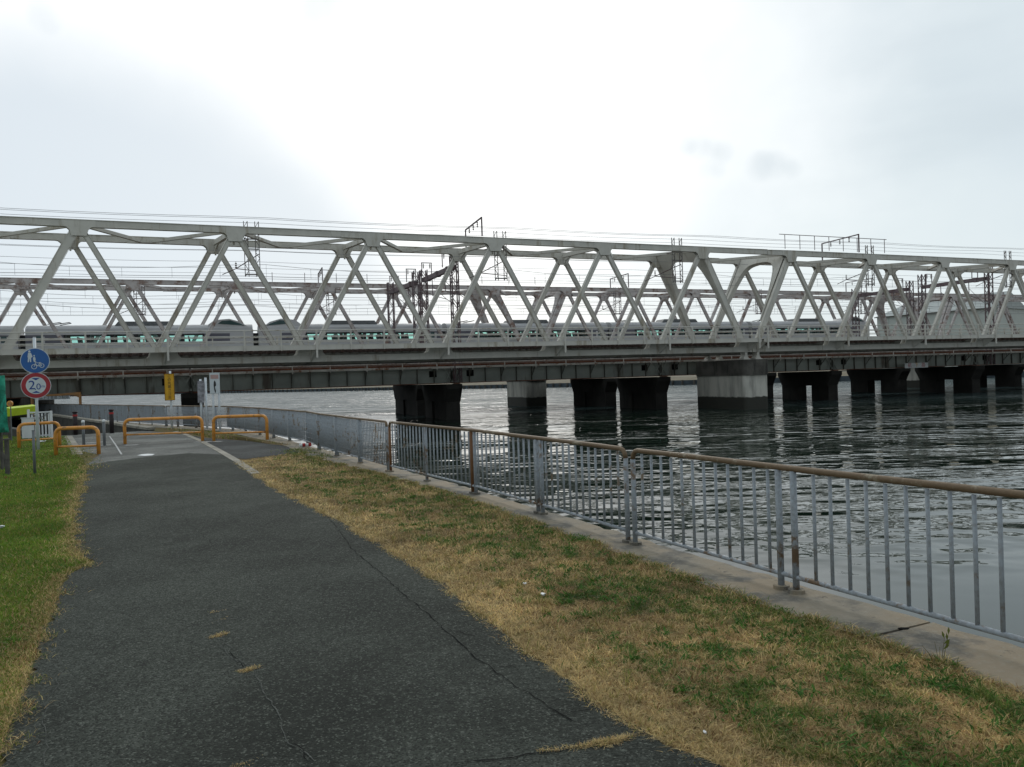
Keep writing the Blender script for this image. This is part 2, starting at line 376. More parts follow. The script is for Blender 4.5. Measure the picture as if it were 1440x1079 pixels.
# ------------------------------------------------------------------ setting: ground, water, paths
def sheet(name, pts, z, mat, kind='structure', parent=None, label=None):
    P = [Vector((p[0], p[1], p[2] if len(p) > 2 else z)) for p in pts]
    tris = geometry.tessellate_polygon([[Vector((p.x, p.y, 0)) for p in P]])
    me = bpy.data.meshes.new(name); me.from_pydata([tuple(p) for p in P], [], [tuple(t) for t in tris])
    bm = bmesh.new(); bm.from_mesh(me)
    for f in bm.faces:
        if f.normal.z < 0: f.normal_flip()
    bm.to_mesh(me); bm.free(); me.materials.append(mat)
    o = put(name, me, parent)
    if kind and parent is None: o['kind'] = kind
    if label: o['label'] = label
    return o
WZ = -1.6
sheet('water', [(-2500, -60), (2500, -60), (2500, 3200), (-2500, 3200)], WZ, M_WATER)

KW = [(7.2, -4), (4.3, 1.9), (2.96, 4.59), (1.89, 6.72), (1.12, 8.33), (-.99, 12.75), (-3.1, 16.9), (-5.7, 21.7), (-8.65, 27.7), (-11.15, 31.6), (-15.6, 36.2), (-21.2, 42.5), (-26.8, 49.2), (-38, 62), (-70, 100)]
KG = [(6.5, -4.3), (3.35, 2.4), (2.55, 4.0), (2.16, 4.85), (1.65, 5.84), (.91, 7.54), (-.24, 10.1), (-1.3, 12.3), (-3.35, 15.88), (-5.3, 19.39), (-6.4, 22.0), (-9.4, 27.2), (-11.9, 31.1), (-16.3, 35.5), (-21.9, 42), (-27.4, 48.6), (-38.6, 61.5), (-70.6, 99.6)]
TR0, TR1, TL0, TL1 = (-15.3, 32.7), (-28.9, 48.3), (-18.9, 30.7), (-33.2, 45.4)
land = [KG[0]] + KG[1:] + [(-75, 103), (-66, 86.5), TR1, TR0, TL0, TL1, (-70, 83.5), (-80, 103), (-400, 103), (-400, -6)]
sheet('ground', land, 0, M_SOIL)
sheet('underpass_ramp', [(*TR0, .0), (*TL0, .0), (*TL1, -1.0), (*TR1, -1.0)], 0, M_ASPH2)
sheet('underpass_road', [TR1, TL1, (-70, 83.5), (-66, 86.5)], -1.0, M_ASPH2)

# quay kerb: slabs with open joints, each a piece of the quay
def seg_strip(a, b, t0, t1): return None
def along(line, t):
    acc = 0
    for i in range(len(line)-1):
        p = Vector(line[i]); q = Vector(line[i+1]); l = (q-p).length
        if acc+l >= t: return p + (q-p)*((t-acc)/l)
        acc += l
    return Vector(line[-1])
def nearest(line, p):
    best = None
    for i in range(len(line)-1):
        a = Vector(line[i]); b = Vector(line[i+1]); t = max(0, min(1, (p-a).dot(b-a)/(b-a).length_squared)); q = a+(b-a)*t
        d = (q-p).length
        if best is None or d < best[0]: best = (d, q)
    return best[1]
quay = put('quay_wall', None); quay['kind'] = 'structure'
jt = [0.0, None]
jA = G(1222, 899); jB = G(1300, 881)
tj = 0
tj = min((k*.01 for k in range(2000)), key=lambda t: (along(KW, t) - Vector((jB.x, jB.y))).length)
joints = [0, tj] + [tj+10*k for k in range(1, 14)]
for a, b in zip(joints[:-1], joints[1:]):
    n = max(2, int((b-a)/.16)); mb = MB(); g = .012
    W_, G_ = [], []
    for i in range(n+1):
        t = a+g + (b-a-2*g)*i/n; w = along(KW, t); gq = nearest(KG, w)
        if a == 0 and i == n: gq = Vector((jA.x+.01, jA.y-.02)); 
        if a == tj and i == 0: gq = Vector((jA.x-.006, jA.y+.012))
        jw = .012*math.sin(i*2.3)+.02*random.uniform(-1, 1)
        W_.append((w.x+jw, w.y+jw)); G_.append((gq.x-.015, gq.y-.008))
    base = 0
    for i in range(n+1):
        zt = .014 + .003*math.sin(i*1.7)
        mb.v += [(*W_[i], -2.5), (*W_[i], zt-.015), (W_[i][0]-.012, W_[i][1]-.006, zt), (*G_[i], zt), (*G_[i], -.3)]
    for i in range(n):
        o = i*5
        for j in range(4): mb.f.append((o+j, o+5+j, o+6+j, o+1+j))
    mb.f.append((0, 1, 2, 3, 4)); o = n*5; mb.f.append((o+4, o+3, o+2, o+1, o))
    put('kerb_slab', mb.mesh('kerb_slab', M_KERB), quay)
mb = MB(); mb.beam((jA.x-.03, jA.y+.0, -.03), (jB.x, jB.y, -.03), .05, .05, (0, 1, 0)); put('joint_filler', mb.mesh('joint_filler', M_CRACK), quay)
mb = MB()
cdot = (jA*.38+jB*.62)
mb.prism([(cdot.x+.035*math.cos(t*.9)*(1+.3*math.sin(t*3)), cdot.y+.022*math.sin(t*.9), .012) for t in range(7)], (0, 0, .006)); put('tar_blob', mb.mesh('tar_blob', M_CRACK), quay)

def jag(pts, amp, step=.12, closed=False):
    out = []
    for i in range(len(pts)-1):
        p = Vector(pts[i][:2]); q = Vector(pts[i+1][:2]); n = max(1, int((q-p).length/step)); d = (q-p).normalized(); m = Vector((-d.y, d.x))
        for k in range(n):
            a = random.gauss(0, amp) if (i or k) else 0
            r = p+(q-p)*(k/n)+m*a; out.append((r.x, r.y))
    out.append(tuple(pts[-1][:2])); return out
PL = [(-.6, 0)] + [tuple(G(*q))[:2] for q in ((0, 1060), (30, 985), (50, 920), (80, 850), (92, 812), (132, 793), (104, 775), (108, 715), (121, 668))]
PL[0] = (-1.2, 1.0)
PR = [(1.9, 1.0)] + [tuple(G(*q))[:2] for q in ((1012, 1079), (905, 1032), (800, 962), (680, 870), (590, 800), (480, 735), (390, 690), (330, 650))]
seamL = tuple(G(121, 655))[:2]; seamR = tuple(G(312, 640))[:2]; seamM = tuple(G(210, 643))[:2]
path_pts = jag([(-2.3, -2), PL[0]] + PL[1:], .025) + [seamL] + jag([seamL, tuple(G(165, 648))[:2], seamM, tuple(G(265, 638))[:2], seamR], .03)[1:] + list(reversed(jag([(2.6, -2)] + PR, .022)))
path = sheet('path', path_pts, .010, M_ASPH)
lane = [seamL, tuple(G(140, 640))[:2], (-13.9, 24.2), (-18.7, 30.85), TL0, TR0, (-13.3, 30.3), tuple(G(262, 612))[:2], tuple(G(290, 626))[:2], seamR, tuple(G(265, 638))[:2], seamM, tuple(G(165, 648))[:2]]
sheet('pavement', jag(lane[:2], .03)+lane[2:], .006, M_ASPH2)
spur = [tuple(G(*q))[:2] for q in ((272, 613), (330, 645), (345, 646), (395, 640), (428, 636), (405, 629), (372, 622), (310, 618), (285, 616))]
sheet('side_pavement', jag(spur, .02), .008, M_ASPH3)
# pale concrete strip that divides the two
es = [tuple(G(*q))[:2] for q in ((246, 607.5), (262, 612), (281, 620), (300, 630), (318, 640), (335, 650), (360, 667))]
mb = MB()
for a, b in zip(es[:-1], es[1:]): mb.beam((*a, .006), (*b, .006), .17, .022, (1, 0, 0))
put('edging_strip', mb.mesh('edging_strip', M_CONC), kind='structure')
es2 = [tuple(G(*q))[:2] for q in ((96, 614), (104, 628), (109, 640))]
mb = MB()
for a, b in zip(es2[:-1], es2[1:]): mb.beam((*a, .008), (*b, .008), .26, .024, (1, 0, 0))
put('edging_strip', mb.mesh('edging_strip', M_CONC), kind='structure')
# worn paint marks
def mark(name, pts, w, mat=M_WORN, z=.016):
    mb = MB(); q = [Vector(p) for p in pts]
    for a, b in zip(q[:-1], q[1:]):
        d = (b-a).normalized(); m = Vector((-d.y, d.x, 0))*w/2; n = len(mb.v)
        mb.v += [tuple(a+m), tuple(b+m), tuple(b-m), tuple(a-m)]; mb.f.append((n, n+1, n+2, n+3))
    for i, v in enumerate(mb.v): mb.v[i] = (v[0], v[1], z)
    return put(name, mb.mesh(name, mat), path)
mark('paint_line', [G(171, 621), G(162, 629), G(172, 640)], .07) if False else mark('paint_line', [G(154, 614), G(163, 627), G(171, 640)], .045)
mark('paint_mark', [G(176, 627), G(194, 626.5)], .22); mark('paint_mark', [G(274, 622.5), G(312, 621.5)], .22)
mark('paint_mark', [G(107, 629), G(156, 626.5)], .20); mark('paint_mark', [G(118, 624), G(146, 622)], .20)
blob = [G(193, 641.5), G(199, 640), G(207, 639.2), G(218, 639.5), G(214, 641.5), G(203, 642.2)]
mb = MB(); mb.v = [(p.x, p.y, .018) for p in blob]; mb.f = [tuple(range(6))]; put('paint_blob', mb.mesh('paint_blob', M_WHITE), path)
# cracks
def crack(px, w, mat, z=.0145, amp=.012):
    w *= .5; amp = min(amp, .014)
    raw = jag([tuple(G(*q))[:2] for q in px], 0, .06); pts = []; wx = wy = 0
    for q in raw: wx = wx*.75+random.gauss(0, amp*.8); wy = wy*.75+random.gauss(0, amp*.8); pts.append((q[0]+wx, q[1]+wy))
    mb = MB(); n = 0
    for i, p in enumerate(pts):
        a = Vector(pts[max(0, i-1)]); b = Vector(pts[min(len(pts)-1, i+1)]); d = (b-a)
        d = d.normalized() if d.length else Vector((1, 0)); m = Vector((-d.y, d.x)); ww = w*random.uniform(.25, 1.3)
        mb.v += [(p[0]+m.x*ww/2, p[1]+m.y*ww/2, z), (p[0]-m.x*ww/2, p[1]-m.y*ww/2, z)]
        if i: mb.f.append((2*i-2, 2*i, 2*i+1, 2*i-1))
    put('crack', mb.mesh('crack', mat), path)
crack([(455, 722), (500, 775), (545, 815), (585, 852), (620, 885), (665, 925), (700, 955), (760, 992), (800, 1020)], .014, M_CRACK)
crack([(585, 852), (640, 862), (668, 868)], .009, M_CRACK); crack([(620, 885), (668, 896)], .009, M_CRACK)
crack([(560, 830), (590, 828), (625, 838)], .007, M_CRACK); crack([(690, 945), (735, 940), (760, 945)], .007, M_CRACK); crack([(720, 968), (790, 962), (812, 975)], .007, M_CRACK)
crack([(520, 795), (560, 790), (590, 806)], .006, M_CRACK); crack([(780, 1008), (830, 1002)], .007, M_CRACK)
crack([(640, 1076), (700, 1068), (760, 1060), (830, 1050), (905, 1036)], .014, M_CRACK)
crack([(222, 650), (236, 700), (243, 750), (250, 785), (280, 800), (308, 822), (306, 880), (322, 925), (350, 945)], .010, M_DUST, amp=.03)
crack([(308, 900), (325, 928), (347, 945), (362, 965), (378, 1000), (390, 1030), (420, 1060), (428, 1079)], .012, M_DUST, amp=.03)
crack([(322, 920), (336, 930), (345, 940)], .012, M_CRACK); crack([(402, 1035), (420, 1055), (432, 1079)], .008, M_CRACK)
crack([(90, 870), (85, 930), (72, 985), (60, 1079)], .008, M_DUST, amp=.015)
crack([(480, 748), (500, 762), (520, 780)], .012, M_DUST); crack([(120, 668), (190, 660), (260, 652)], .012, M_CRACK)
crack([(240, 940), (300, 925), (322, 922)], .004, M_CRACK); crack([(250, 690), (262, 735), (300, 765)], .008, M_CRACK)
crack([(350, 690), (420, 735), (500, 790)], .005, M_DUST)

for k in range(16):
    t_ = .12+k*.055; px, py = 455+(800-455)*t_+random.uniform(-8, 8), 722+(1020-722)*(t_**.96)
    crack([(px, py), (px+random.uniform(18, 30), py+random.uniform(-5, 2)), (px+random.uniform(34, 52)*(.6+t_*.6), py+random.uniform(-3, 8))], .007, M_CRACK)
# grassy mound by the signs
md = [tuple(G(*q))[:2] for q in ((225, 603), (262, 609), (300, 617), (340, 619), (385, 626), (418, 628))] + [(-8.6, 25.4), (-11, 29.2), (-14.5, 33.2)]
cxm = sum(p[0] for p in md)/len(md); cym = sum(p[1] for p in md)/len(md)
mbm = MB(); nn = len(md); lv = ((1, .0), (.75, .05), (.45, .09), (0.05, .10))
for f_, h_ in lv:
    for p in md: mbm.v.append((cxm+(p[0]-cxm)*f_, cym+(p[1]-cym)*f_, h_+.002))
for k in range(len(lv)-1):
    for i in range(nn): j = (i+1) % nn; mbm.f.append((k*nn+i, k*nn+j, (k+1)*nn+j, (k+1)*nn+i))
mbm.f.append(tuple((len(lv)-1)*nn+i for i in range(nn)))
put('grass_mound', mbm.mesh('grass_mound', M_SOIL, smooth=True), kind='structure')

# underpass walls
def wall_run(name, a, b, za, zb, zbot, w, mat, label, cat, cap=None):
    o = Vector((a[0], a[1], 0)); t = thing(name, label, cat, o)
    mb = MB(); d = (Vector(b)-Vector(a)).normalized(); m = Vector((-d.y, d.x))*w/2
    A = Vector(a); Bq = Vector(b)
    mb.v = [(A.x+m.x, A.y+m.y, zbot), (A.x-m.x, A.y-m.y, zbot), (Bq.x-m.x, Bq.y-m.y, zbot), (Bq.x+m.x, Bq.y+m.y, zbot),
            (A.x+m.x, A.y+m.y, za), (A.x-m.x, A.y-m.y, za), (Bq.x-m.x, Bq.y-m.y, zb), (Bq.x+m.x, Bq.y+m.y, zb)]
    mb.f = [(0, 1, 2, 3), (4, 5, 6, 7), (0, 1, 5, 4), (1, 2, 6, 5), (2, 3, 7, 6), (3, 0, 4, 7)]
    put('wall', mb.mesh('wall', mat, o), t)
    if cap:
        m2 = m*1.35; mb = MB()
        mb.v = [(A.x+m2.x, A.y+m2.y, za+.004), (A.x-m2.x, A.y-m2.y, za+.004), (Bq.x-m2.x, Bq.y-m2.y, zb+.004), (Bq.x+m2.x, Bq.y+m2.y, zb+.004),
                (A.x+m2.x, A.y+m2.y, za+.10), (A.x-m2.x, A.y-m2.y, za+.10), (Bq.x-m2.x, Bq.y-m2.y, zb+.10), (Bq.x+m2.x, Bq.y+m2.y, zb+.10)]
        mb.f = [(0, 1, 2, 3), (4, 5, 6, 7), (0, 1, 5, 4), (1, 2, 6, 5), (2, 3, 7, 6), (3, 0, 4, 7)]
        put('coping', mb.mesh('coping', cap, o), t)
    return t
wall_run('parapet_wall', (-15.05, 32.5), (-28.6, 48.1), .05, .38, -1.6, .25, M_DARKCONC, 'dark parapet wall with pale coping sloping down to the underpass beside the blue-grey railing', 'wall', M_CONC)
wall_run('retaining_wall', (-19.1, 30.9), (-33.5, 45.6), .25, .6, -1.6, .3, M_DARKCONC, 'dark retaining wall on the left of the underpass ramp', 'wall')
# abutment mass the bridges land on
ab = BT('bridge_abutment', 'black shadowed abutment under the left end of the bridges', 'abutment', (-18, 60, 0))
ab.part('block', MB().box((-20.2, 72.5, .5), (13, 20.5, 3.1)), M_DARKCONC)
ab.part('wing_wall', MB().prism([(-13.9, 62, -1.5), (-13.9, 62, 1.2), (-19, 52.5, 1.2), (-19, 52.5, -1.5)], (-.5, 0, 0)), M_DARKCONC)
# embankment behind
mb = MB(); mb.prism([(-400, 54, -1), (-26.5, 54, -1), (-26.5, 64, 3.2), (-26.5, 84, 3.2), (-26.5, 92, -1), (-400, 92, -1)][0:2] + [(-26.5, 64, 3.2), (-400, 64, 3.2)], (0, 26, 0))
e = put('embankment', mb.mesh('embankment', M_SOIL), None, (0, 0, 0), PHI); e['kind'] = 'structure'

# far shore
sh = [G(u, v, WZ) for u, v in ((150, 556), (480, 550), (660, 547), (960, 541.5), (1100, 538), (1200, 536), (1460, 530))]
sh = [sh[0]+(sh[0]-sh[1])*2.5] + sh + [sh[-1]+(sh[-1]-sh[-2])*3]
fs = put('far_shore', None); fs['kind'] = 'structure'
mb = MB(); mbs = MB(); mbl = MB()
for i in range(len(sh)-1):
    a, b = sh[i], sh[i+1]; n = (b-a).normalized(); m = Vector((-n.y, n.x, 0))
    if m.y < 0: m = -m
    k = len(mb.v)
    for P in (a, b): mb.v += [tuple(P+Vector((0, 0, -1))), (P.x, P.y, -.35), tuple(P+m*3+Vector((0, 0, 1.7))), tuple(P+m*9+Vector((0, 0, 2.9)))]
    mb.f += [(k, k+4, k+5, k+1)]
    q = len(mbl.v); mbl.v += [(a.x, a.y, -.349), (b.x, b.y, -.349), tuple(b+m*8+Vector((0, 0, 2.1))), tuple(a+m*8+Vector((0, 0, 2.1))), tuple(b+m*900+Vector((0, 0, 3.2))), tuple(a+m*900+Vector((0, 0, 3.2)))]
    mbl.f += [(q, q+1, q+2, q+3), (q+3, q+2, q+4, q+5)]
    ln = (b-a).length; c = int(min(90, ln/3))
    for j in range(c):
        P = a+(b-a)*(j/c) - m*.25; mbs.box((P.x, P.y, -.95), (.5, .5, 1.3))
put('sheet_piling', mb.mesh('sheet_piling', M_SHEET), fs); put('shore_bank', mbl.mesh('shore_bank', M_EMB), fs); put('piles', mbs.mesh('piles', M_CAP), fs, kind='stuff')

# ------------------------------------------------------------------ truss bridges
def topz(s): return 12.2 - .0075*(s+7.6)
def truss(label, nodes, D0, D1, mat, near, thick_to=None, group='truss spans of the railway bridges'):
    st = (nodes[-1]-nodes[0])/(len(nodes)-1); h = st/2; s0, s1 = nodes[0]-h+.15, nodes[-1]+h-.15
    T = BT('truss_span', label, 'bridge', ((s0+s1)/2, (D0+D1)/2, 3.2), group)
    T.sk = -.245; T.D0 = D0
    zb = 3.48; dz = 0 if near else -.12
    tz = lambda s: topz(s if near else s*.62+2) + dz
    bots = [nodes[0]-h] + [n+h for n in nodes[:-1]] + [nodes[-1]+h]
    bots[0] += .45; bots[-1] -= .45
    for D in (D0, D1):
        front = D == D0
        sgn = -1 if front else 1
        for a, b in zip(nodes[:-1], nodes[1:]):
            mb = MB()
            A, Bq = (a, D, tz(a)), (b, D, tz(b))
            cf = 1 if near else .95; mb.beam(A, Bq, .30, .40*cf); mb.beam((a, D, tz(a)+.215*cf), (b, D, tz(b)+.215*cf), .40, .035); mb.beam((a, D, tz(a)-.21*cf), (b, D, tz(b)-.21*cf), .36, .03)
            T.part('top_chord', mb, mat)
            if (b-a) > 3:
                c = a+(b-a)*.72; T.part('splice_plate', MB().beam((c-.35, D+sgn*.158, tz(c)), (c+.35, D+sgn*.158, tz(c)), .035, .35*cf), mat)
        mb = MB(); mb.box(((s0+s1)/2, D, zb), (s1-s0, .36, .36)); mb.box(((s0+s1)/2, D, zb+.20), (s1-s0, .44, .035)); mb.box(((s0+s1)/2, D, zb-.20), (s1-s0, .44, .035))
        T.part('bottom_chord', mb, mat)
        if near or True:
            n_ = int((s1-s0)/4.55)
            for i in range(1, n_): T.part('splice_plate', MB().box((s0+i*4.55+1, D+sgn*.185, zb), (.7, .035, .33)), mat) if (front and near) else None
        for i, n in enumerate(nodes):
            for j, bt in ((0, bots[i]), (1, bots[i+1])):
                end = (i == 0 and j == 0) or (i == len(nodes)-1 and j == 1)
                w = .46 if end else (.50 if (near and thick_to is not None and abs(n-thick_to) < 1 and j == 0) else .285)
                d = Vector((bt-n, 0, zb-tz(n))).normalized(); A = Vector((n, D, tz(n)))+d*.55; Bq = Vector((bt, D, zb))-d*.35
                mb = MB(); mb.beam(A, Bq, .17, w-.05)
                pr = Vector((d.z, 0, -d.x))
                for q in (-1, 1): mb.beam(A+pr*(q*w/2), Bq+pr*(q*w/2), .23, .025)
                T.part('end_post' if end else 'diagonal', mb, mat)
            z = tz(n)
            if True:
                g = MB(); w1, w2 = .95, .54
                g.plates([(n-w1, D-.178, z+.195), (n+w1, D-.178, z+.195), (n+w1, D-.178, z-.19), (n+w2+.15, D-.178, z-.25), (n+w2, D-.178, z-.38), (n+w2-.12, D-.178, z-.78), (n-w2+.12, D-.178, z-.78), (n-w2, D-.178, z-.38), (n-w2-.15, D-.178, z-.25), (n-w1, D-.178, z-.19)], .356)
                T.part('gusset_plate', g, mat)
                if i == 0 or i == len(nodes)-1: T.part('chord_stub', MB().box((n+(-.5 if i == 0 else .5), D, z), (1.0, .32, .4)), mat) if not (near and True) else None
        for i, n in enumerate(bots):
            g = MB(); k0 = -1.5 if i else -.4; k1 = 1.5 if i < len(bots)-1 else .4
            g.plates([(n+k0, D-.225, zb-.22), (n+k1, D-.225, zb-.22), (n+k1, D-.225, zb+.2), (n+k1*.66, D-.225, zb+.25), (n+k1*.56, D-.225, zb+.42), (n+k1*.5, D-.225, zb+.85), (n+k0*.5, D-.225, zb+.85), (n+k0*.56, D-.225, zb+.42), (n+k0*.66, D-.225, zb+.25), (n+k0, D-.225, zb+.2)], .45)
            T.part('gusset_plate', g, mat)
            T.part('floor_beam', MB().box((n, (D0+D1)/2, zb+.1), (.3, D1-D0-.56, .9)), M_TRUSSD) if D == D0 else None
    # lateral bracing between the two top chords
    for a, b in zip(nodes[:-1], nodes[1:]):
        m = (a+b)/2; z = tz(m)-.18
        T.part('lateral_brace', MB().beam((a+.5, D0+.26, tz(a)-.1), (m, D1-.26, z), .22, .20, (0, 0, 1)), mat)
        T.part('lateral_brace', MB().beam((m, D1-.26, z), (b-.5, D0+.26, tz(b)-.1), .22, .20, (0, 0, 1)), mat)
        g = MB(); g.prism([(m-1.1, D1-.24, z-.12), (m+1.1, D1-.24, z-.12), (m+.35, D1-.8, z-.12), (m-.35, D1-.8, z-.12)], (0, 0, .22)); T.part('brace_plate', g, mat)
    for n in nodes[1:-1]:
        T.part('cross_strut', MB().box((n, (D0+D1)/2, tz(n)-.05), (.26, D1-D0-.54, .34)), mat)
        for D, q in ((D0, 1), (D1, -1)):
            g = MB(); g.prism([(n-.06, D+q*.27, tz(n)-.24), (n-.06, D+q*1.1, tz(n)-.24), (n-.06, D+q*.45, tz(n)-.55), (n-.06, D+q*.27, tz(n)-.95)], (.12, 0, 0)); T.part('knee_plate', g, mat)
    # curved portal frames at both ends, in the plane of the end posts
    for n, bt in ((nodes[0], bots[0]), (nodes[-1], bots[-1])):
        d = Vector((bt-n, 0, zb-tz(n))).normalized(); O = Vector((n, 0, tz(n)+.2)); w = D1-D0-.46
        nrm_ = Vector((d.z, 0, -d.x)); arc = []
        for k in range(25):
            y = D0+.23+w*k/24; x = abs(k-12)/12
            depth = .80 + 5.4*x**6.5 + .6*x**2
            arc.append(O + d*depth + Vector((0, y, 0)))
        n0 = 12
        mb = MB(); pts = [O+Vector((0, D0+.23, 0))] + [O+Vector((0, D1-.23, 0))] + list(reversed(arc))
        # web built as strips, then a soffit flange
        for q in (-1, 1):
            for k in range(24):
                a, b = arc[k], arc[k+1]; A = O+Vector((0, D0+.23+w*k/24, 0)); Bq = O+Vector((0, D0+.23+w*(k+1)/24, 0)); e = nrm_*(q*.17)
                i0 = len(mb.v); mb.v += [tuple(A+e), tuple(Bq+e), tuple(b+e), tuple(a+e)]; mb.f.append((i0, i0+1, i0+2, i0+3))
        T.part('portal_frame', mb, mat)
        mb = MB()
        for k in range(24): mb.beam(arc[k], arc[k+1], .40, .05, nrm_)
        mb.box((O.x, (D0+D1)/2, O.z+.03), (.5, w, .07)); T.part('portal_flange', mb, mat)
    # floor: stringers, sleepers, rails
    cD = (D0+D1)/2
    for q in (-.95, .95): T.part('stringer', MB().box(((s0+s1)/2, cD+q, zb+.05), (s1-s0-.1, .3, .8)), M_TRUSSD)
    mb = MB(); k = s0+.3
    while k < s1-.3: mb.box((k, cD, zb+.56), (.22, 2.6, .2)); k += .62
    T.part('sleepers', mb, M_SLEEP, kind='stuff')
    for q in (-.53, .53): T.part('rail', MB().box(((s0+s1)/2, cD+q, zb+.74), (s1-s0-.05, .07, .14)), M_RAIL)
    # inner walkway plate and outer walkway with railing
    for yy, q in ((D0, -1), (D1, 1)):
        if q == 1 and near is False: pass
        e = yy+q*1.3
        T.part('walkway_deck', MB().box(((s0+s1)/2, yy+q*.82, 4.27), (s1-s0, .92, .05)), M_TRUSSD)
        mb = MB(); mb.box(((s0+s1)/2, e, 4.21), (s1-s0, .06, .28)); mb.box(((s0+s1)/2, e-q*.05, 4.365), (s1-s0, .18, .03)); mb.box(((s0+s1)/2, e-q*.05, 4.055), (s1-s0, .18, .03))
        T.part('fascia_beam', mb, mat)
        rz = 5.36
        for z_, r_ in ((rz, .036), (rz-.38, .026), (rz-.70, .026)):
            T.part('handrail', MB().tube([(s0, e-q*.02, z_), (s1, e-q*.02, z_)], r_, 6), mat)
        pm = MB().box((0, 0, 0), (.09, .09, 1.34)).mesh('railing_post', mat)
        pl = MB().box((0, 0, 0), (.12, .11, 1.86)).mesh('railing_post', mat)
        k = 0; pitch = st/4
        for i, n in enumerate(bots):
            T.inst('railing_post', pl, (n, e+q*.10, rz-.93))
            T.part('walkway_bracket', MB().prism([(n-.05, yy+q*.30, 4.2), (n-.05, e-q*.08, 4.2), (n-.05, e-q*.08, 4.0), (n-.05, yy+q*.30, 3.3)], (.1, 0, 0)), mat)
            if i < len(bots)-1:
                for j in (1, 2, 3): T.inst('railing_post', pm, (n+(bots[i+1]-n)*j/4, e+q*.085, rz-.67))
    return T
A_n = [38.3-9.15*k for k in range(6, -1, -1)]
B_n = [47.4+9.1*k for k in range(7)]
truss('near grey-green steel truss span running from the left edge to the big pale pier', A_n, 55, 60.1, M_TRUSS, True, thick_to=A_n[1])
truss('near grey-green steel truss span right of the big pale pier with handrail on its top', B_n, 55, 60.1, M_TRUSS, True)
# chord link over the near pier (the two spans stop short of each other)
FA = [29.8-9.12*k for k in range(6, -1, -1)]; FB = [38.7+8.8*k for k in range(7)]; FC = [100.2+9*k for k in range(7)]
truss('far rusty pinkish truss span carrying the left half of the train', FA, 82.5, 87.6, M_FAR, False)
truss('far rusty pinkish truss span behind the middle of the near bridge', FB, 82.5, 87.6, M_FAR, False)
truss('far rusty pinkish truss span in front of the pale hall at the right edge', FC, 82.5, 87.6, M_FAR, False)
# chords run on across the pier joints as dummy members, one per pair of end nodes
for (a, b, D0, D1, mat, near) in ((A_n[-1], B_n[0], 55, 60.1, M_TRUSS, True), (FA[-1], FB[0], 82.5, 87.6, M_FAR, False), (FB[-1], FC[0], 82.5, 87.6, M_FAR, False)):
    T = BT('link_chord', {38.3: 'grey-green dummy chord bridging the gap between the two near truss spans', 29.8: 'pinkish dummy chord over the left joint of the far truss bridge'}.get(round(a, 1), 'pinkish dummy chord over the right joint of the far truss bridge'), 'chord', (a, D0, 11), 'link chords over the pier joints'); T.sk = -.245; T.D0 = D0
    tz = lambda s: topz(s if near else s*.62+2) + (0 if near else -.12)
    for D in (D0, D1):
        mb = MB(); a_, b_ = a+.02, b-.02; m = a+(b-a)*.72
        mb.beam((a_, D, tz(a)), (m-.03, D, tz(m)), .30, .40); mb.beam((a_, D, tz(a)+.215), (m-.03, D, tz(m)+.215), .40, .035); T.part('chord', mb, mat)
        mb = MB(); mb.beam((m+.03, D, tz(m)-.03), (b_, D, tz(b)-.0), .30, .40); mb.beam((m+.03, D, tz(m)+.185), (b_, D, tz(b)+.215), .40, .035); T.part('chord', mb, mat)
    mb = MB(); T.part('lateral_brace', MB().beam((a+.5, D0+.26, tz(a)-.1), ((a+b)/2, D1-.26, tz(a)-.2), .22, .2, (0, 0, 1)), mat)
    T.part('lateral_brace', MB().beam(((a+b)/2, D1-.26, tz(a)-.2), (b-.5, D0+.26, tz(b)-.1), .22, .2, (0, 0, 1)), mat)

# ------------------------------------------------------------------ piers
def pale_pier(label, sc, D0, D1, w=2.7):
    T = BT('bridge_pier', label, 'pier', (sc, (D0+D1)/2, WZ), 'pale piers of the truss bridges')
    def rr(s, a, b, r, z0, z1):
        pts = []
        for cx_, cy_, t0 in ((s/2-r, b-r, 0), (-s/2+r, b-r, 90), (-s/2+r, a+r, 180), (s/2-r, a+r, 270)):
            for k in range(5): t = R(t0+k*22.5); pts.append((sc+cx_+r*math.cos(t), cy_+r*math.sin(t), z0))
        return MB().prism(pts, (0, 0, z1-z0))
    T.part('cap', rr(w, D0, D1, .5, 1.30, 2.62), M_CAP); T.part('shaft', rr(w-.18, D0+.16, D1-.12, .3, WZ-2, 1.297), M_PIERW)
    for D in (D0+.9, D1-1.2):
        for q in (-.62, .62):
            mb = MB(); mb.box((sc+q, D, 2.67), (.7, .8, .1)); mb.prism([(sc+q-.28, D-.3, 2.72), (sc+q+.28, D-.3, 2.72), (sc+q+.1, D-.3, 3.0), (sc+q+.14, D-.3, 3.23), (sc+q-.14, D-.3, 3.23), (sc+q-.1, D-.3, 3.0)], (0, .6, 0))
            T.part('bearing', mb, M_TRUSS)
    return T
pale_pier('pale concrete pier with dark streaked cap under the joint of the near truss spans', 42.85, 54.1, 61.4)
pale_pier('pale concrete pier behind the dark piers left of centre', 34.3, 81.6, 88.4)
pale_pier('pale concrete pier glimpsed at the right behind the dark piers', 96.0, 81.6, 88.4)
pale_pier('pale concrete pier out on the far right under the near truss', 106.9, 54.1, 61.4)
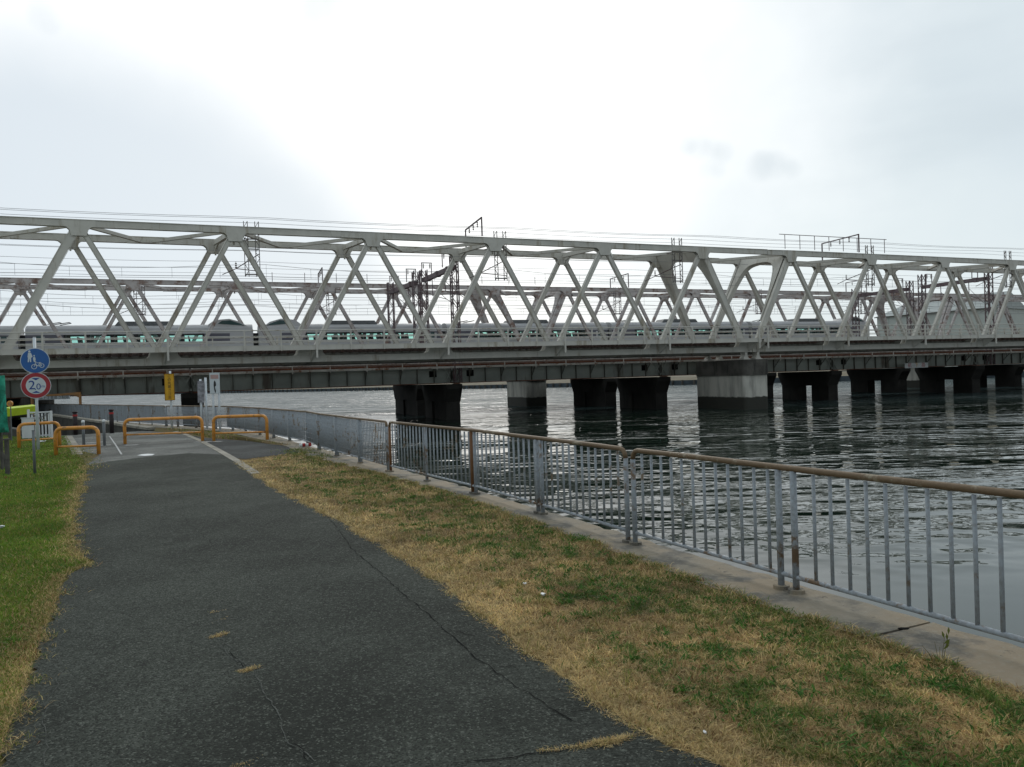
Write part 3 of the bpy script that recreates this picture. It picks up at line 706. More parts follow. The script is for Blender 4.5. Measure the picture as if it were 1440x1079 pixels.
def dark_pier(label, sc, D0, D1):
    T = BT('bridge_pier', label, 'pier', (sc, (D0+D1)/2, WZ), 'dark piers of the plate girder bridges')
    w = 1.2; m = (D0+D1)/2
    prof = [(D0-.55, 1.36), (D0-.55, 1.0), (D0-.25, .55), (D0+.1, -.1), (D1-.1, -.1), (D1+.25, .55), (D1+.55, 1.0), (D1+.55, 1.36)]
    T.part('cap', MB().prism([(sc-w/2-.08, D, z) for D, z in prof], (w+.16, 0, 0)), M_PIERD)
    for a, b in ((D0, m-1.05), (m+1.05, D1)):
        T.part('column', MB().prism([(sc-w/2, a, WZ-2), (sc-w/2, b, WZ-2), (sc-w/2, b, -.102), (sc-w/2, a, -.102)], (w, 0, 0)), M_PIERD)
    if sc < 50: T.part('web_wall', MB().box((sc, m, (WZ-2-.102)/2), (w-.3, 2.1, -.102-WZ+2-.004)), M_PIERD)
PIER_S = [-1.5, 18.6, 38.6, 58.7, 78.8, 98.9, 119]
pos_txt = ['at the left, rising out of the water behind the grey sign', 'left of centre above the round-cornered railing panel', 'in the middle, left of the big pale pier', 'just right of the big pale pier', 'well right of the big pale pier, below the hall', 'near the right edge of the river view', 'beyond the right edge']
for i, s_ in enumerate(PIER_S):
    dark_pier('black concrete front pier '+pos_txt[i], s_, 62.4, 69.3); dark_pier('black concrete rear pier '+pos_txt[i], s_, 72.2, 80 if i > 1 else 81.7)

# ------------------------------------------------------------------ plate girder bridges
def girder_span(label, s0, s1, D0, D1, detail, rustier):
    T = BT('girder_span', label, 'bridge', ((s0+s1)/2, (D0+D1)/2, 1.43), 'plate girder spans under the overhead lines')
    s0 += .06; s1 -= .06; ln = s1-s0; c = (s0+s1)/2; n = 14
    for D in (D0, D1-4.2, D0+2.4, D1):
        f = D == D0
        T.part('web', MB().box((c, D, 2.1), (ln, .03, 1.22)), M_GIRD)
        T.part('top_flange', MB().box((c, D, 2.74), (ln, .38, .05)), M_GIRD); T.part('bottom_flange', MB().box((c, D, 1.465), (ln, .42, .06)), M_RUSTED)
    if detail:
        sm = MB().box((0, 0, 0), (.05, .15, 1.2)).mesh('stiffener', M_TRUSSD)
        for i in range(n+1): T.inst('stiffener', sm, (s0+.05+(ln-.1)*i/n, D0-.09, 2.1))
        be = D0-1.05
        br = MB(); br.beam((0, -.92, .52), (0, -.18, -.25), .05, .05, (1, 0, 0)); br.beam((0, -1.0, .54), (0, -.1, .54), .05, .05, (1, 0, 0)); br.beam((0, -.35, .5), (0, -.35, -.05), .03, .03, (1, 0, 0)); br.beam((0, -.55, .5), (0, -.55, .15), .03, .03, (1, 0, 0))
        bm_ = br.mesh('bracket', M_TRUSSD); pm = MB().box((0, 0, 0), (.07, .05, .62)).mesh('edge_post', M_EDGE)
        for i in range(1, n, 2):
            x = s0+.05+(ln-.1)*i/n; T.inst('bracket', bm_, (x, D0, 2.15)); T.inst('edge_post', pm, (x, be-.05, 2.86))
        T.part('walkway_edge', MB().box((c, be, 2.76), (ln, .06, .17)), M_EDGE)
        T.part('cable_trough', MB().box((c, be+.45, 2.93), (ln, .3, .1)), M_RUSTED)
        T.part('guard_pipe', MB().tube([(s0, be-.03, 3.13), (s1, be-.03, 3.13)], .022, 6), M_EDGE)
        for x in (s0+1.55, s1-1.55): T.part('access_plate', MB().box((x, D0-.045, 2.25), (.62, .05, .5)), M_CRACK)
        for x in (s0+.25, s1-.25):
            mb = MB(); mb.beam((x-.3, D0-.12, 1.55), (x+.3, D0-.12, 2.65), .06, .08); mb.beam((x+.3, D0-.125, 1.55), (x-.3, D0-.125, 2.65), .06, .08); T.part('end_brace', mb, M_GIRD)
        T.part('bearing', MB().prism([(s0+.0, D0-.3, 1.362), (s0+.7, D0-.3, 1.362), (s0+.5, D0-.3, 1.43), (s0+.2, D0-.3, 1.43)], (0, .6, 0)), M_RUSTED)
    for cD in (D0+1.2, D1-2.1+0):
        pass
    mb = MB(); k = s0+.2
    while k < s1: mb.box((k, D0+1.2, 2.88), (.22, 2.7, .2)); mb.box((k, D1-2.0, 2.88), (.22, 2.9, .2)); k += .6
    T.part('sleepers', mb, M_RUSTED if rustier else M_SLEEP, kind='stuff')
    T.part('deck_plate', MB().box((c, (D0+D1)/2, 2.79), (ln, D1-D0-.2, .03)), M_RUSTED)
    for cD in (D0+1.2, D1-2.0):
        for q in (-.53, .53): T.part('rail', MB().box((c, cD+q, 3.06), (ln, .07, .14)), M_RAIL)
names = ['at the far left behind the round signs', 'left of centre above the first open water', 'between the dark piers left of the big pale pier', 'behind the big pale pier', 'right of the big pale pier with the small red-lettered board', 'towards the right edge', 'beyond the right edge']
ss = [-21.6] + PIER_S
for i in range(len(ss)-1):
    girder_span('front plate girder span '+names[i], ss[i], ss[i+1], 62.6, 69.2, True, True)
    girder_span('rear plate girder span '+names[i], ss[i], ss[i+1], 72.6, 79.8, False, False)
bd = BT('notice_board', 'small white board with three coloured characters on the girder right of the pale pier', 'sign', (68.9, 61.4, 1.4))
bd.part('board', MB().box((68.9, 61.38, 1.65), (3.2, .06, .52)), M_WHITE)

# text helper
def text(name, body, size, mat, parent, mtx, stretch=1.):
    c = bpy.data.curves.new(name, 'FONT'); c.body = body; c.size = size; c.align_x = 'CENTER'; c.align_y = 'CENTER'; c.extrude = .0008; c.resolution_u = 3
    t = bpy.data.objects.new(name, c); COL.objects.link(t); dg = bpy.context.evaluated_depsgraph_get(); me = bpy.data.meshes.new_from_object(t.evaluated_get(dg))
    bpy.data.objects.remove(t); me.materials.clear(); me.materials.append(mat); me.name = name
    o = put(name, me, parent); o.matrix_local = mtx; return o
FACE = Matrix.Rotation(math.pi/2, 4, 'X')          # text upright, facing -Y of its parent
for i, (ch, mt) in enumerate((('航', M_REDL), ('下', M_YEL), ('路', M_REDL))):
    text('lettering', ch, .52, mt, bd.e, Matrix.Translation((-.95+i*.95, -.055, .25)) @ FACE)

# ------------------------------------------------------------------ catenary
def lattice(T, name, p, q, w, d, mat, n, side=(1, 0, 0)):
    p = Vector(p); q = Vector(q); ax = (q-p).normalized(); a = Vector(side); b = ax.cross(a)
    for i in (-1, 1):
        for j in (-1, 1): o = a*(i*w/2)+b*(j*d/2); T.part(name, MB().beam(p+o, q+o, .09, .09, side), mat)
    mb = MB(); L_ = (q-p).length
    for k in range(n):
        t0, t1 = p+ax*(L_*k/n), p+ax*(L_*(k+1)/n); s_ = 1 if k % 2 else -1
        for j in (-1, 1):
            mb.beam(t0+a*(s_*w/2)+b*(j*d/2), t1-a*(s_*w/2)+b*(j*d/2), .05, .05, side)
            mb.beam(t0+a*(j*w/2)+b*(s_*d/2), t1+a*(j*w/2)-b*(s_*d/2), .05, .05, side)
    T.part('lacing', mb, mat)
def insul(T, s, D, z, n=3):
    mb = MB(); mb.tube([(s, D, z), (s, D, z-.5)], .02, 5)
    for k in range(n): mb.tube([(s, D, z-.12-k*.13), (s, D, z-.18-k*.13)], .07, 7)
    T.part('insulator', mb, M_INS)
def gantry(label, sF, sN, DF, DN, zm, zbm, extra):
    T = BT('catenary_gantry', label, 'gantry', ((sF+sN)/2, (DF+DN)/2, 3), 'catenary gantries over the girder bridges')
    lattice(T, 'mast_leg', (sF, DF, 1.5), (sF, DF, zm), .55, .55, M_MAST, 12); lattice(T, 'mast_leg', (sN, DN, 1.5), (sN, DN, zm), .55, .55, M_MAST, 12)
    T.part('cross_beam', MB().beam((sF, DF, zbm), (sN, DN, zbm), .3, .42, (1, 0, 0)), M_MAST); 
    for k in (.18, .5, .82): T.part('beam_batten', MB().beam((sF+(sN-sF)*k-.2, DF+(DN-DF)*k, zbm), (sF+(sN-sF)*k+.2, DF+(DN-DF)*k, zbm), .5, .5), M_MAST)
    for D in extra:
        s_ = sF+(sN-sF)*(D-DF)/(DN-DF)
        mb = MB(); mb.beam((s_-.45, D, zbm+.2), (s_-.45, D, zbm+1.45), .07, .07); mb.beam((s_+.45, D, zbm+.2), (s_+.45, D, zbm+1.45), .07, .07); mb.beam((s_-.5, D, zbm+1.45), (s_+.5, D, zbm+1.45), .07, .07, (0, 0, 1)); T.part('feeder_frame', mb, M_MAST)
        for q in (-.3, .3): insul(T, s_+q, D, zbm+1.42)
    for k in (.3, .72):
        D = DF+(DN-DF)*k; s_ = sF+(sN-sF)*k
        mb = MB(); mb.beam((s_, D, zbm-.2), (s_, D, 9.3), .06, .06); mb.tube([(s_, D, 9.35), (s_+1.2, D-.3, 9.0), (s_+1.9, D-.3, 8.55)], .03, 6); mb.tube([(s_, D, 10.2), (s_+1.2, D-.3, 9.0)], .025, 6); T.part('cantilever_arm', mb, M_MAST)
for i, (s_, txt) in enumerate(((18.4, 'left of centre'), (80.3, 'right of centre before the pale hall'), (-22, 'out of sight on the left'))):
    gantry('nearer brown lattice gantry '+txt, s_+.2, s_+.6, 70.6, 62.2, 12.6 if i else 12.0, 11.05, (69.6, 63.8)); gantry('farther brown lattice gantry '+txt, s_-.9, s_-.2, 80, 72, 12.0, 11.0, (78.6, 73.3))
# lattice drop posts on the trusses
def drop_post(label, s, D, z0, z1, mat, arm):
    T = BT('drop_post', label, 'catenary post', (s, D, z1), 'lattice drop posts hung on the trusses')
    for q in (-.36, .36):
        for r_ in (-.12, .12): T.part('leg', MB().beam((s+q+r_, D, z0), (s+q+r_, D, z1), .05, .05), mat)
        mb = MB(); n = 9
        for k in range(n):
            zz = z1+(z0-z1)*k/n; zt = z1+(z0-z1)*(k+1)/n; w = .12 if k % 2 else -.12
            mb.beam((s+q+w, D, zz), (s+q-w, D, zt), .035, .035)
        T.part('lacing', mb, mat)
    mb = MB()
    for zz in (z1+.15, (z0+z1)/2, z0-1.2): mb.beam((s-.48, D, zz), (s+.48, D, zz), .06, .08)
    T.part('tie', mb, mat)
    mb = MB(); mb.tube([(s+.5, D+.2, z1+1.6), (s-1.0, D+1.9, z1+.8)], .035, 6); mb.tube([(s+.5, D+.2, z1+.4), (s-1.0, D+1.9, z1+.8), (s-1.9, D+2.1, z1+.4)], .03, 6); mb.tube([(s, D+.1, z1+2.6), (s-.7, D+1.6, z1+2.6)], .03, 6); T.part('arm', mb, M_MAST)
    insul(T, s-1.0, D+1.9, z1+1.3)
for s_, t_ in ((2.8, 'on the near truss right of the round signs'), (20.75, 'on the near truss a little left of centre'), (36.4, 'on the near truss just left of the pier joint'), (57.2, 'on the near truss right of its handrail'), (75.3, 'on the near truss at the right edge')):
    drop_post('grey lattice drop post '+t_, s_, 55.75, 12.9, 9.15, M_POSTG, 1)
for s_, t_ in ((-6.3, 'at the left behind the near diagonals'), (11.9, 'above the cab ends of the train'), (39.6+6.2, 'in the middle between near diagonals'), (66.5, 'right of the pier joint'), (84, 'before the end of the train'), (111, 'at the right edge beyond the hall')):
    drop_post('rusty lattice drop post on far truss '+t_, s_, 83.3, 12.2, 8.9, M_MAST, 1)
def feeder_frame(label, s0, s1, D0, D1, z0, z1, zt):
    T = BT('feeder_frame', label, 'wire frame', (s0, D0, z0), 'feeder wire frames on the truss tops')
    T.part('post', MB().beam((s0, D0, z0), (s0, D0, zt), .09, .09), M_MAST); T.part('post', MB().beam((s1, D1, z1), (s1, D1, zt), .09, .09), M_MAST); T.part('beam', MB().beam((s0, D0-.03, zt-.02), (s1, D1+.03, zt-.02), .09, .09, (1, 0, 0)), M_MAST)
    for k in (.25, .5, .75): insul(T, s0+(s1-s0)*k, D0+(D1-D0)*k, zt-.03)
feeder_frame('dark wire frame on top of the near truss a little left of centre', 19.1, 19.4, 55.1, 60, 12.35, 12.35, 13.75)
feeder_frame('dark wire frame on top of the near truss among the handrail right of centre', 55.3, 55.6, 55.1, 60, 12.1, 12.1, 13.75)
feeder_frame('small dark wire frame on top of the far truss left of centre', 11, 11.2, 82.6, 87.5, 12.3, 12.3, 13.8)
feeder_frame('small dark wire frame on top of the far truss before the big pale pier', 47, 47.2, 82.6, 87.5, 12.1, 12.1, 13.8)
feeder_frame('small dark wire frame on the far truss near its right joint', 85, 85.2, 82.6, 87.5, 12, 12, 13.8)
T = BT('handrail', 'thin dark handrail on posts on top of the near truss, right of centre', 'handrail', (46.5, 55, 12.3))
mb = MB(); T.part('top_rail', MB().tube([(46.3, 55, 13.42), (58.5, 55, 13.34)], .03, 6), M_MAST)
for k in range(8): T.part('post', MB().tube([(46.9+k*1.62, 55, topz(46.9+k*1.62)+.38), (46.9+k*1.62, 55, 13.38)], .03, 6), M_MAST)
T = BT('handrail', 'row of thin posts along the top of the far truss, left half', 'handrail', (8, 82.5, 12.3))
for k in range(10): T.part('post', MB().tube([(6+k*3.2, 82.5, 12.25), (6+k*3.2, 82.5, 13.2)], .03, 6), M_MAST)
# wires: D, z, sag, tracks
WN = {'f': ('feeder wire', .013), 'm': ('messenger wire', .014), 'c': ('contact wire', .012)}
def wire(D, z, kind, label, sup=None, sag=.35, drop=0):
    s = -45; pts = []; sp = 18.3
    while s <= 190:
        t = ((s-2.8) % sp)/sp; pts.append((s, D, z - drop*(s+7)*.0 - sag*4*t*(1-t))); s += sp/6
    T = BT('overhead_wire', label, 'wire', (-45, D, z), 'overhead wires of the railway')
    T.part('strand', MB().tube(pts, WN[kind][1], 4), M_WIRE)
    return pts
for D, z, k, l in ((55.2, 13.1, 'f', 'lowest of the thin feeder wires above the near truss'), (56.4, 13.25, 'f', 'second of the thin feeder wires above the near truss'), (58.6, 13.4, 'f', 'third of the thin feeder wires above the near truss'), (60, 13.35, 'f', 'rearmost thin feeder wire above the near truss'),
                   (57.5, 10.35, 'm', 'messenger wire inside the near truss'), (57.5, 9.25, 'c', 'contact wire inside the near truss'), (58.9, 11.45, 'f', 'feeder wire just under the near top chord'),
                   (64, 9.6, 'm', 'messenger wire over the nearest girder track'), (64, 8.5, 'c', 'contact wire over the nearest girder track'), (68, 9.6, 'm', 'messenger wire over the second girder track'), (68, 8.5, 'c', 'contact wire over the second girder track'),
                   (74.5, 9.6, 'm', 'messenger wire over the third girder track'), (74.5, 8.5, 'c', 'contact wire over the third girder track'), (78.2, 9.6, 'm', 'messenger wire over the rear girder track'), (78.2, 8.5, 'c', 'contact wire over the rear girder track'),
                   (63.8, 12.3, 'f', 'feeder wire carried on the nearer gantries'), (69.6, 12.3, 'f', 'second feeder wire carried on the nearer gantries'), (73.3, 12.3, 'f', 'feeder wire carried on the farther gantries'), (78.6, 12.3, 'f', 'second feeder wire carried on the farther gantries'),
                   (85, 10.2, 'm', 'messenger wire inside the far truss'), (85, 9.15, 'c', 'contact wire just over the train roof'), (83, 13.2, 'f', 'feeder wire above the far truss'), (87, 13.4, 'f', 'rear feeder wire above the far truss')):
    p = wire(D, z, k, l, sag=.5 if k == 'm' else (.12 if k == 'f' else .02))
    if k == 'm':
        T = BT('dropper_row', 'thin droppers hanging below the '+l, 'droppers', (0, D, z), 'droppers between messenger and contact wires')
        mb = MB()
        for q in p[::1]: mb.beam((q[0], D, q[2]), (q[0], D, z-1.07), .015, .015)
        T.part('droppers', mb, M_WIRE, kind='stuff')

# ------------------------------------------------------------------ train
def car(label, s0, s1, cab=None):
    D0, D1 = 83.55, 86.45; T = BT('train_car', label, 'train car', ((s0+s1)/2, 85, 4.4), 'cars of the passenger train')
    a, b = s0+.3, s1-.3; zr = 4.6
    ca = a + (3.9 if cab == 'L' else 0); cb = b - (3.9 if cab == 'R' else 0)
    wa = a+ (4.6 if cab == 'L' else 3.1); wb = b-(4.6 if cab == 'R' else 2.4)
    n = max(1, round((wb-wa)/1.9)); pitch = (wb-wa)/n
    for D, q in ((D0, -1), (D1, 1)):
        mb = MB(); mb.box(((a+b)/2, D-q*.04, (zr+6.38)/2), (b-a, .08, 6.38-zr)); T.part('lower_side', mb, M_TRAIN)
        mb = MB(); mb.box(((a+b)/2, D-q*.04, 7.30), (b-a, .08, .30)); T.part('upper_side', mb, M_TRAIN)
        if cab: T.part('cab_side', MB().box((a+1.1 if cab == 'L' else b-1.1, D-q*.038, 6.765), (2.2, .086, .762)), M_TRAIN)
        for x0_, x1_ in ((a+(2.2 if cab == 'L' else 0), wa), (wb, b-(2.2 if cab == 'R' else 0))): T.part('window_band', MB().box(((x0_+x1_)/2, D-q*.04, 6.765), (x1_-x0_, .08, .766)), M_TRAINBAND)
        for i in range(n+1): T.part('window_pillar', MB().box((wa+i*pitch, D-q*.045, 6.765), (.34, .07, .764)), M_TRAINDK)
        for i in range(n): T.part('window_pane', MB().box((wa+(i+.5)*pitch, D-q*.05, 6.765), (pitch-.345, .02, .762)), M_CLEAR)
        for x in (a+1.1, b-1.1):
            if (cab == 'L' and x < a+2) or (cab == 'R' and x > b-2): continue
            mb = MB(); mb.box((x, D+q*.008, 5.85), (.95, .012, 2.3)); d_ = T.part('door', mb, M_TRAIN); T.part('door_glass', MB().box((x, D+q*.02, 6.75), (.45, .01, .6)), M_GLASS, d_)
            d_  # noqa
    # rounded roof
    pts = []
    for k in range(11):
        t = math.pi*k/10; pts.append((D0+1.45-1.45*math.cos(t)**1 if False else 85-1.45*math.cos(t), 7.45+.68*math.sin(t)**.8))
    mb = MB(); mb.prism([(a, y, z) for y, z in pts], (b-a, 0, 0)); T.part('roof', mb, M_TRAINROOF)
    mb = MB(); mb.box(((a+b)/2, 85, zr-.05), (b-a, 2.7, .1)); T.part('floor', mb, M_TRAINDK)
    mb = MB()
    for x in ((a+b)/2-3, (a+b)/2+4): mb.box((x, 85, zr-.3), (3, 2.2, .4))
    for x in (a+2.6, b-2.6):
        mb.box((x, 85, zr-.32), (2.6, 1.6, .3))
    T.part('underframe', mb, M_TRAINDK)
    for x in (a+.05, b-.05):
        if (cab == 'L' and x < a+1) or (cab == 'R' and x > b-1): continue
        T.part('end_wall', MB().box((x, 85, 6.05), (.1, 2.74, 2.85)), M_TRAIN)
    for x, q in ((a, -1), (b, 1)): T.part('gangway', MB().box((x+q*.15, 85, 5.9), (.28, 1.2, 2.6)), M_TRAINDK)
    # seats seen through the glass
    sm = MB().prism([(-.15, 0, 0), (.35, 0, 0), (.35, 0, .12), (-.02, 0, .2), (-.18, 0, .92), (-.3, 0, .92)], (0, 1.0, 0)).mesh('seat', M_SEAT)
    k = wa+.4
    while k < wb-.3:
        for y in (83.75, 85.3): T.inst('seat', sm, (k, y, 6.02))
        k += .97
    # roof gear
    ac = MB(); c = (a+b)/2; ac.prism([(c-2.6, 84.1, 8.05), (c+2.6, 84.1, 8.05), (c+2.3, 84.1, 8.42), (c-2.3, 84.1, 8.42)], (0, 1.8, 0)); T.part('air_conditioner', ac, M_GPOST)
    if cab is None or cab:
        mb = MB(); x = a+2.6
        for q in (-.4, .4): mb.tube([(x+q-.5, 84.3, 8.2), (x+q+.5, 84.5, 8.38), (x+q+.5, 85.5, 8.38), (x+q-.5, 85.7, 8.2)], .04, 6)
        T.part('folded_pantograph', mb, M_TRAINDK)
    if cab:
        q = 1 if cab == 'R' else -1; e = b if cab == 'R' else a
        prof = [(e-q*4.2, 8.05), (e-q*3.6, 8.5), (e-q*2.2, 8.62), (e-q*1.1, 8.3), (e-q*.1, 7.55), (e-q*.1, 4.62), (e-q*.12, 4.62), (e-q*4.2, 7.5)]
        prof = prof[:5] + [(e-q*4.2, 7.45)]
        T.part('cab_hood', MB().prism([(x, 83.75, z) for x, z in prof], (0, 2.5, 0)), M_TRAIN)
        wp = [(e-q*3.3, 8.12), (e-q*2.9, 8.42), (e-q*2.1, 8.47), (e-q*1.25, 8.17), (e-q*.75, 7.92)]
        for y0_ in (83.72, 86.255): T.part('cab_window', MB().prism([(x, y0_, z) for x, z in wp], (0, .025, 0)), M_GLASS)
        T.part('nose', MB().box((e-q*.02, 85, 6.1), (.14, 2.5, 2.9)), M_TRAIN)
cs = [-36.8, -16.3, 4.3, 24.2, 44.8, 65.3, 85.6]
cl = ['pale train car with green-tinted windows cut off by the left edge', 'pale train car at the left with a raised cab at its right end', 'pale train car with a raised cab at its left end facing the other cab', 'third pale train car, left of centre behind the near diagonals', 'pale train car behind the near pier joint', 'last pale train car to the right with a sloping cab at its end']
for i in range(6): car(cl[i], cs[i], cs[i+1], {1: 'R', 2: 'L', 5: 'R'}.get(i))

# ------------------------------------------------------------------ pale hall behind
h0 = Vector((147.5, 240, 0)); h1 = Vector((126.6, 270, 0)); dd = (h0-h1).normalized(); pp = Vector((-dd.y, dd.x, 0)); pp = pp if pp.y > 0 else -pp
T = thing('industrial_hall', 'large pale windowless hall with low pitched roof behind the right end of the bridges', 'building', h1)
def hv(t, w, z): v = dd*t+pp*w; return (v.x, v.y, z)
LH = (h0-h1).length
mb = MB(); mb.v = [hv(0, 0, 0), hv(LH, 0, 0), hv(LH, 24, 0), hv(0, 24, 0), hv(0, 0, 18.6), hv(LH, 0, 18.6), hv(LH, 24, 18.6), hv(0, 24, 18.6)]
mb.f = [(0, 1, 5, 4), (1, 2, 6, 5), (2, 3, 7, 6), (3, 0, 4, 7)]; put('wall', mb.mesh('wall', M_BLDW), T)
mb = MB(); mb.v = [hv(-.5, -.5, 18.5), hv(LH+.5, -.5, 18.5), hv(LH+.5, 24.5, 18.5), hv(-.5, 24.5, 18.5), hv(7, 12, 24), hv(LH+.5, 12, 24)]
mb.f = [(0, 1, 5, 4), (2, 3, 4, 5), (0, 4, 3), (1, 2, 5), (0, 3, 2, 1)]; put('roof', mb.mesh('roof', M_BLDR), T)
mb = MB(); mb.beam(hv(-.6, -.6, 18.4), hv(LH+.6, -.6, 18.4), .3, .35, (0, 0, 1)); put('gutter', mb.mesh('gutter', M_TRUSSD), T)
for k in range(1, 9):
    mb = MB(); mb.beam(hv(LH*k/9, -.06, 0), hv(LH*k/9, -.06, 18.3), .12, .18, tuple(dd)); put('wall_rib', mb.mesh('wall_rib', M_BLDW), T)
def tank(label, u, v, Z, r):
    P = EYE+ray(u, v)*Z; T = thing('storage_tank', label, 'tank', (P.x, P.y, 2))
    mb = MB(); path = [(0, 0, 0), (0, 0, P.z-2-r*.3)] + [(0, 0, P.z-2-r*.3+r*.45*math.sin(t)) for t in (.5, 1.0, 1.5)]; mb.tube(path, [r, r, r*.88, r*.54, .1], 20); put('shell', mb.mesh('shell', M_BLDR, smooth=True), T)
tank('grey domed tank left of the pale hall beyond the end of the train', 1209, 453, 280, 2.6)
tank('grey domed tank right of the pale hall at the right edge', 1421, 455, 280, 3.4)

# ------------------------------------------------------------------ riverside railing
def resample(line, d0, d1, step):
    out = []; t = d0
    while t < d1-1e-6: out.append(along(line, t)); t += step
    return out
def linelen(l): return sum((Vector(b)-Vector(a)).length for a, b in zip(l[:-1], l[1:]))
HF = .95
bal = MB().tube([(0, 0, .13), (0, 0, HF-.03)], .0135, 7).mesh('baluster', M_BAL, smooth=True)
balfar = MB().tube([(0, 0, .13), (0, 0, HF-.03)], .019, 4).mesh('baluster', M_BAL)
postm = MB().tube([(0, 0, -.02), (0, 0, HF-.02)], .026, 10).mesh('post', M_POST, smooth=True)
postw = MB().tube([(0, 0, -.02), (0, 0, HF-.02)], .05, 8).mesh('post', M_POST, smooth=True)
postb = MB().tube([(0, 0, -.02), (0, 0, HF-.02)], .030, 10).mesh('post', M_BROWNPOST, smooth=True)
plate = MB().tube([(0, 0, .0), (0, 0, .028)], .062, 12).mesh('base_plate', M_KERB)
def fence(label, line, posts, step, mesh=False, rounded=True, brown=(), far=False):
    o = Vector((*line[0], 0)); T = thing('railing', label, 'railing', o, 0, 'railing sections along the river wall')
    Lg = linelen(line); r = .09; path = []
    a = along(line, 0); b = along(line, Lg); da = (along(line, .3)-a).normalized(); db = (b-along(line, Lg-.3)).normalized()
    if rounded:
        path = [(a.x, a.y, HF-r)]
        for k in (30, 60, 90): t = R(k); q = a+da*(r*(1-math.cos(t))); path.append((q.x, q.y, HF-r+r*math.sin(t)))
    else: path = [(a.x, a.y, HF)]
    t = .5
    while t < Lg-.4: q = along(line, t); path.append((q.x, q.y, HF+.002*math.sin(t*2))); t += .5
    if rounded:
        for k in (90, 60, 30): t = R(k); q = b-db*(r*(1-math.cos(t))); path.append((q.x, q.y, HF-r+r*math.sin(t)))
        path += [(b.x, b.y, HF-r)]
        for q in (a, b): put('end_post', MB().tube([(q.x, q.y, -.02), (q.x, q.y, HF-r+.001)], .025, 10).mesh('end_post', M_BROWNPOST if q is b and not far else M_POST, o, True), T)
    else: path.append((b.x, b.y, HF))
    rad = [.024 if p[2] < HF-.12 else .0245 for p in path]
    put('top_rail', MB().tube(path, rad, 12).mesh('top_rail', M_TOPRAIL, o, True), T)
    low = [(along(line, t).x, along(line, t).y, .13) for t in np.linspace(.02, Lg-.02, max(3, int(Lg/1.5)))]
    put('bottom_rail', MB().tube(low, .019, 8).mesh('bottom_rail', M_POST, o, True), T)
    for i, t in enumerate(posts):
        q = along(line, t); put('post', postb if i in brown else (postw if mesh else postm), T, (q.x-o.x, q.y-o.y, 0)); put('base_plate', plate, T, (q.x-o.x, q.y-o.y, .012))
    if rounded:
        for q in (a, b): put('base_plate', plate, T, (q.x-o.x, q.y-o.y, .012))
    n = int(Lg/step)
    for i in range(1, n):
        t = i*Lg/n
        if any(abs(t-p) < .045 for p in posts): continue
        q = along(line, t); put('baluster', balfar if far else bal, T, (q.x-o.x, q.y-o.y, 0), random.random()*6)
    if mesh:
        for k in range(5):
            z = .25+k*.13; put('mesh_wire', MB().tube([(p[0], p[1], z) for p in low], .005, 4).mesh('mesh_wire', M_BAL, o), T)
    return T
F1 = [(1.17, 7.74), (2.06, 5.95), (3.86, 2.34)]; F2 = [(1.115, 7.85), (.33, 9.61), (-.55, 11.44), (-1.44, 13.07), (-2.33, 14.70)]
F3 = [(-2.40, 14.82), (-3.25, 16.5), (-4.15, 18.3), (-5.15, 20.4), (-5.8, 22.0), (-8.95, 27.4), (-11.45, 31.3), (-15.9, 35.9)]
F4 = [(-16.0, 36.0), (-21.5, 42.3), (-27.1, 48.9), (-38.2, 61.9)]
fence('nearest rust-railed blue-grey railing section at the right edge', F1, (1.92, 2.07, 3.98, 4.13, 6.0), .15)
fence('second rust-railed railing section with upright bars, in the middle', F2, (1.93, 2.05, 4.02, 4.12, 5.9), .15, brown=(3,))
fence('long blue-grey wire-mesh railing section curving away behind the orange barriers', F3, [2*k+1.9 for k in range(13)], .105, mesh=True, far=False)
fence('farthest blue-grey railing section running under the bridges', F4, [2*k+2 for k in range(16)], .105, far=True, mesh=False)

# ------------------------------------------------------------------ orange hoop barriers, bollards
def hoop(label, a, b, h, hb):
    a = Vector((*a, 0)); b = Vector((*b, 0)); d = (b-a).normalized(); o = a; T = thing('hoop_barrier', label, 'barrier', o, 0, 'orange hoop barriers'); r = .17
    path = [a+Vector((0, 0, -.05)), a+Vector((0, 0, h-r))]
    for k in (22, 45, 67, 90): t = R(k); path.append(a+d*(r*(1-math.cos(t)))+Vector((0, 0, h-r+r*math.sin(t))))
    for k in (90, 67, 45, 22): t = R(k); path.append(b-d*(r*(1-math.cos(t)))+Vector((0, 0, h-r+r*math.sin(t))))
    path += [b+Vector((0, 0, h-r)), b+Vector((0, 0, -.05))]
    put('frame', MB().tube(path, .05, 12).mesh('frame', M_ORANGE, o, True), T); put('cross_bar', MB().tube([a+Vector((0, 0, hb)), b+Vector((0, 0, hb))], .028, 10).mesh('cross_bar', M_ORANGE, o, True), T)
hoop('orange hoop barrier at the far left standing in grass beside the white sign pole', tuple(G(27, 631))[:2], tuple(G(84, 627))[:2], .76, .25)
hoop('short orange hoop barrier left of the two grey bollards', tuple(G(79, 641))[:2], tuple(G(139, 639))[:2], .74, .24)
hoop('longest orange hoop barrier in front of the yellow sign', tuple(G(176, 625))[:2], tuple(G(285, 621))[:2], .78, .30)
hoop('orange hoop barrier nearest the river railing', tuple(G(301, 621))[:2], tuple(G(376, 619))[:2], .78, .26)
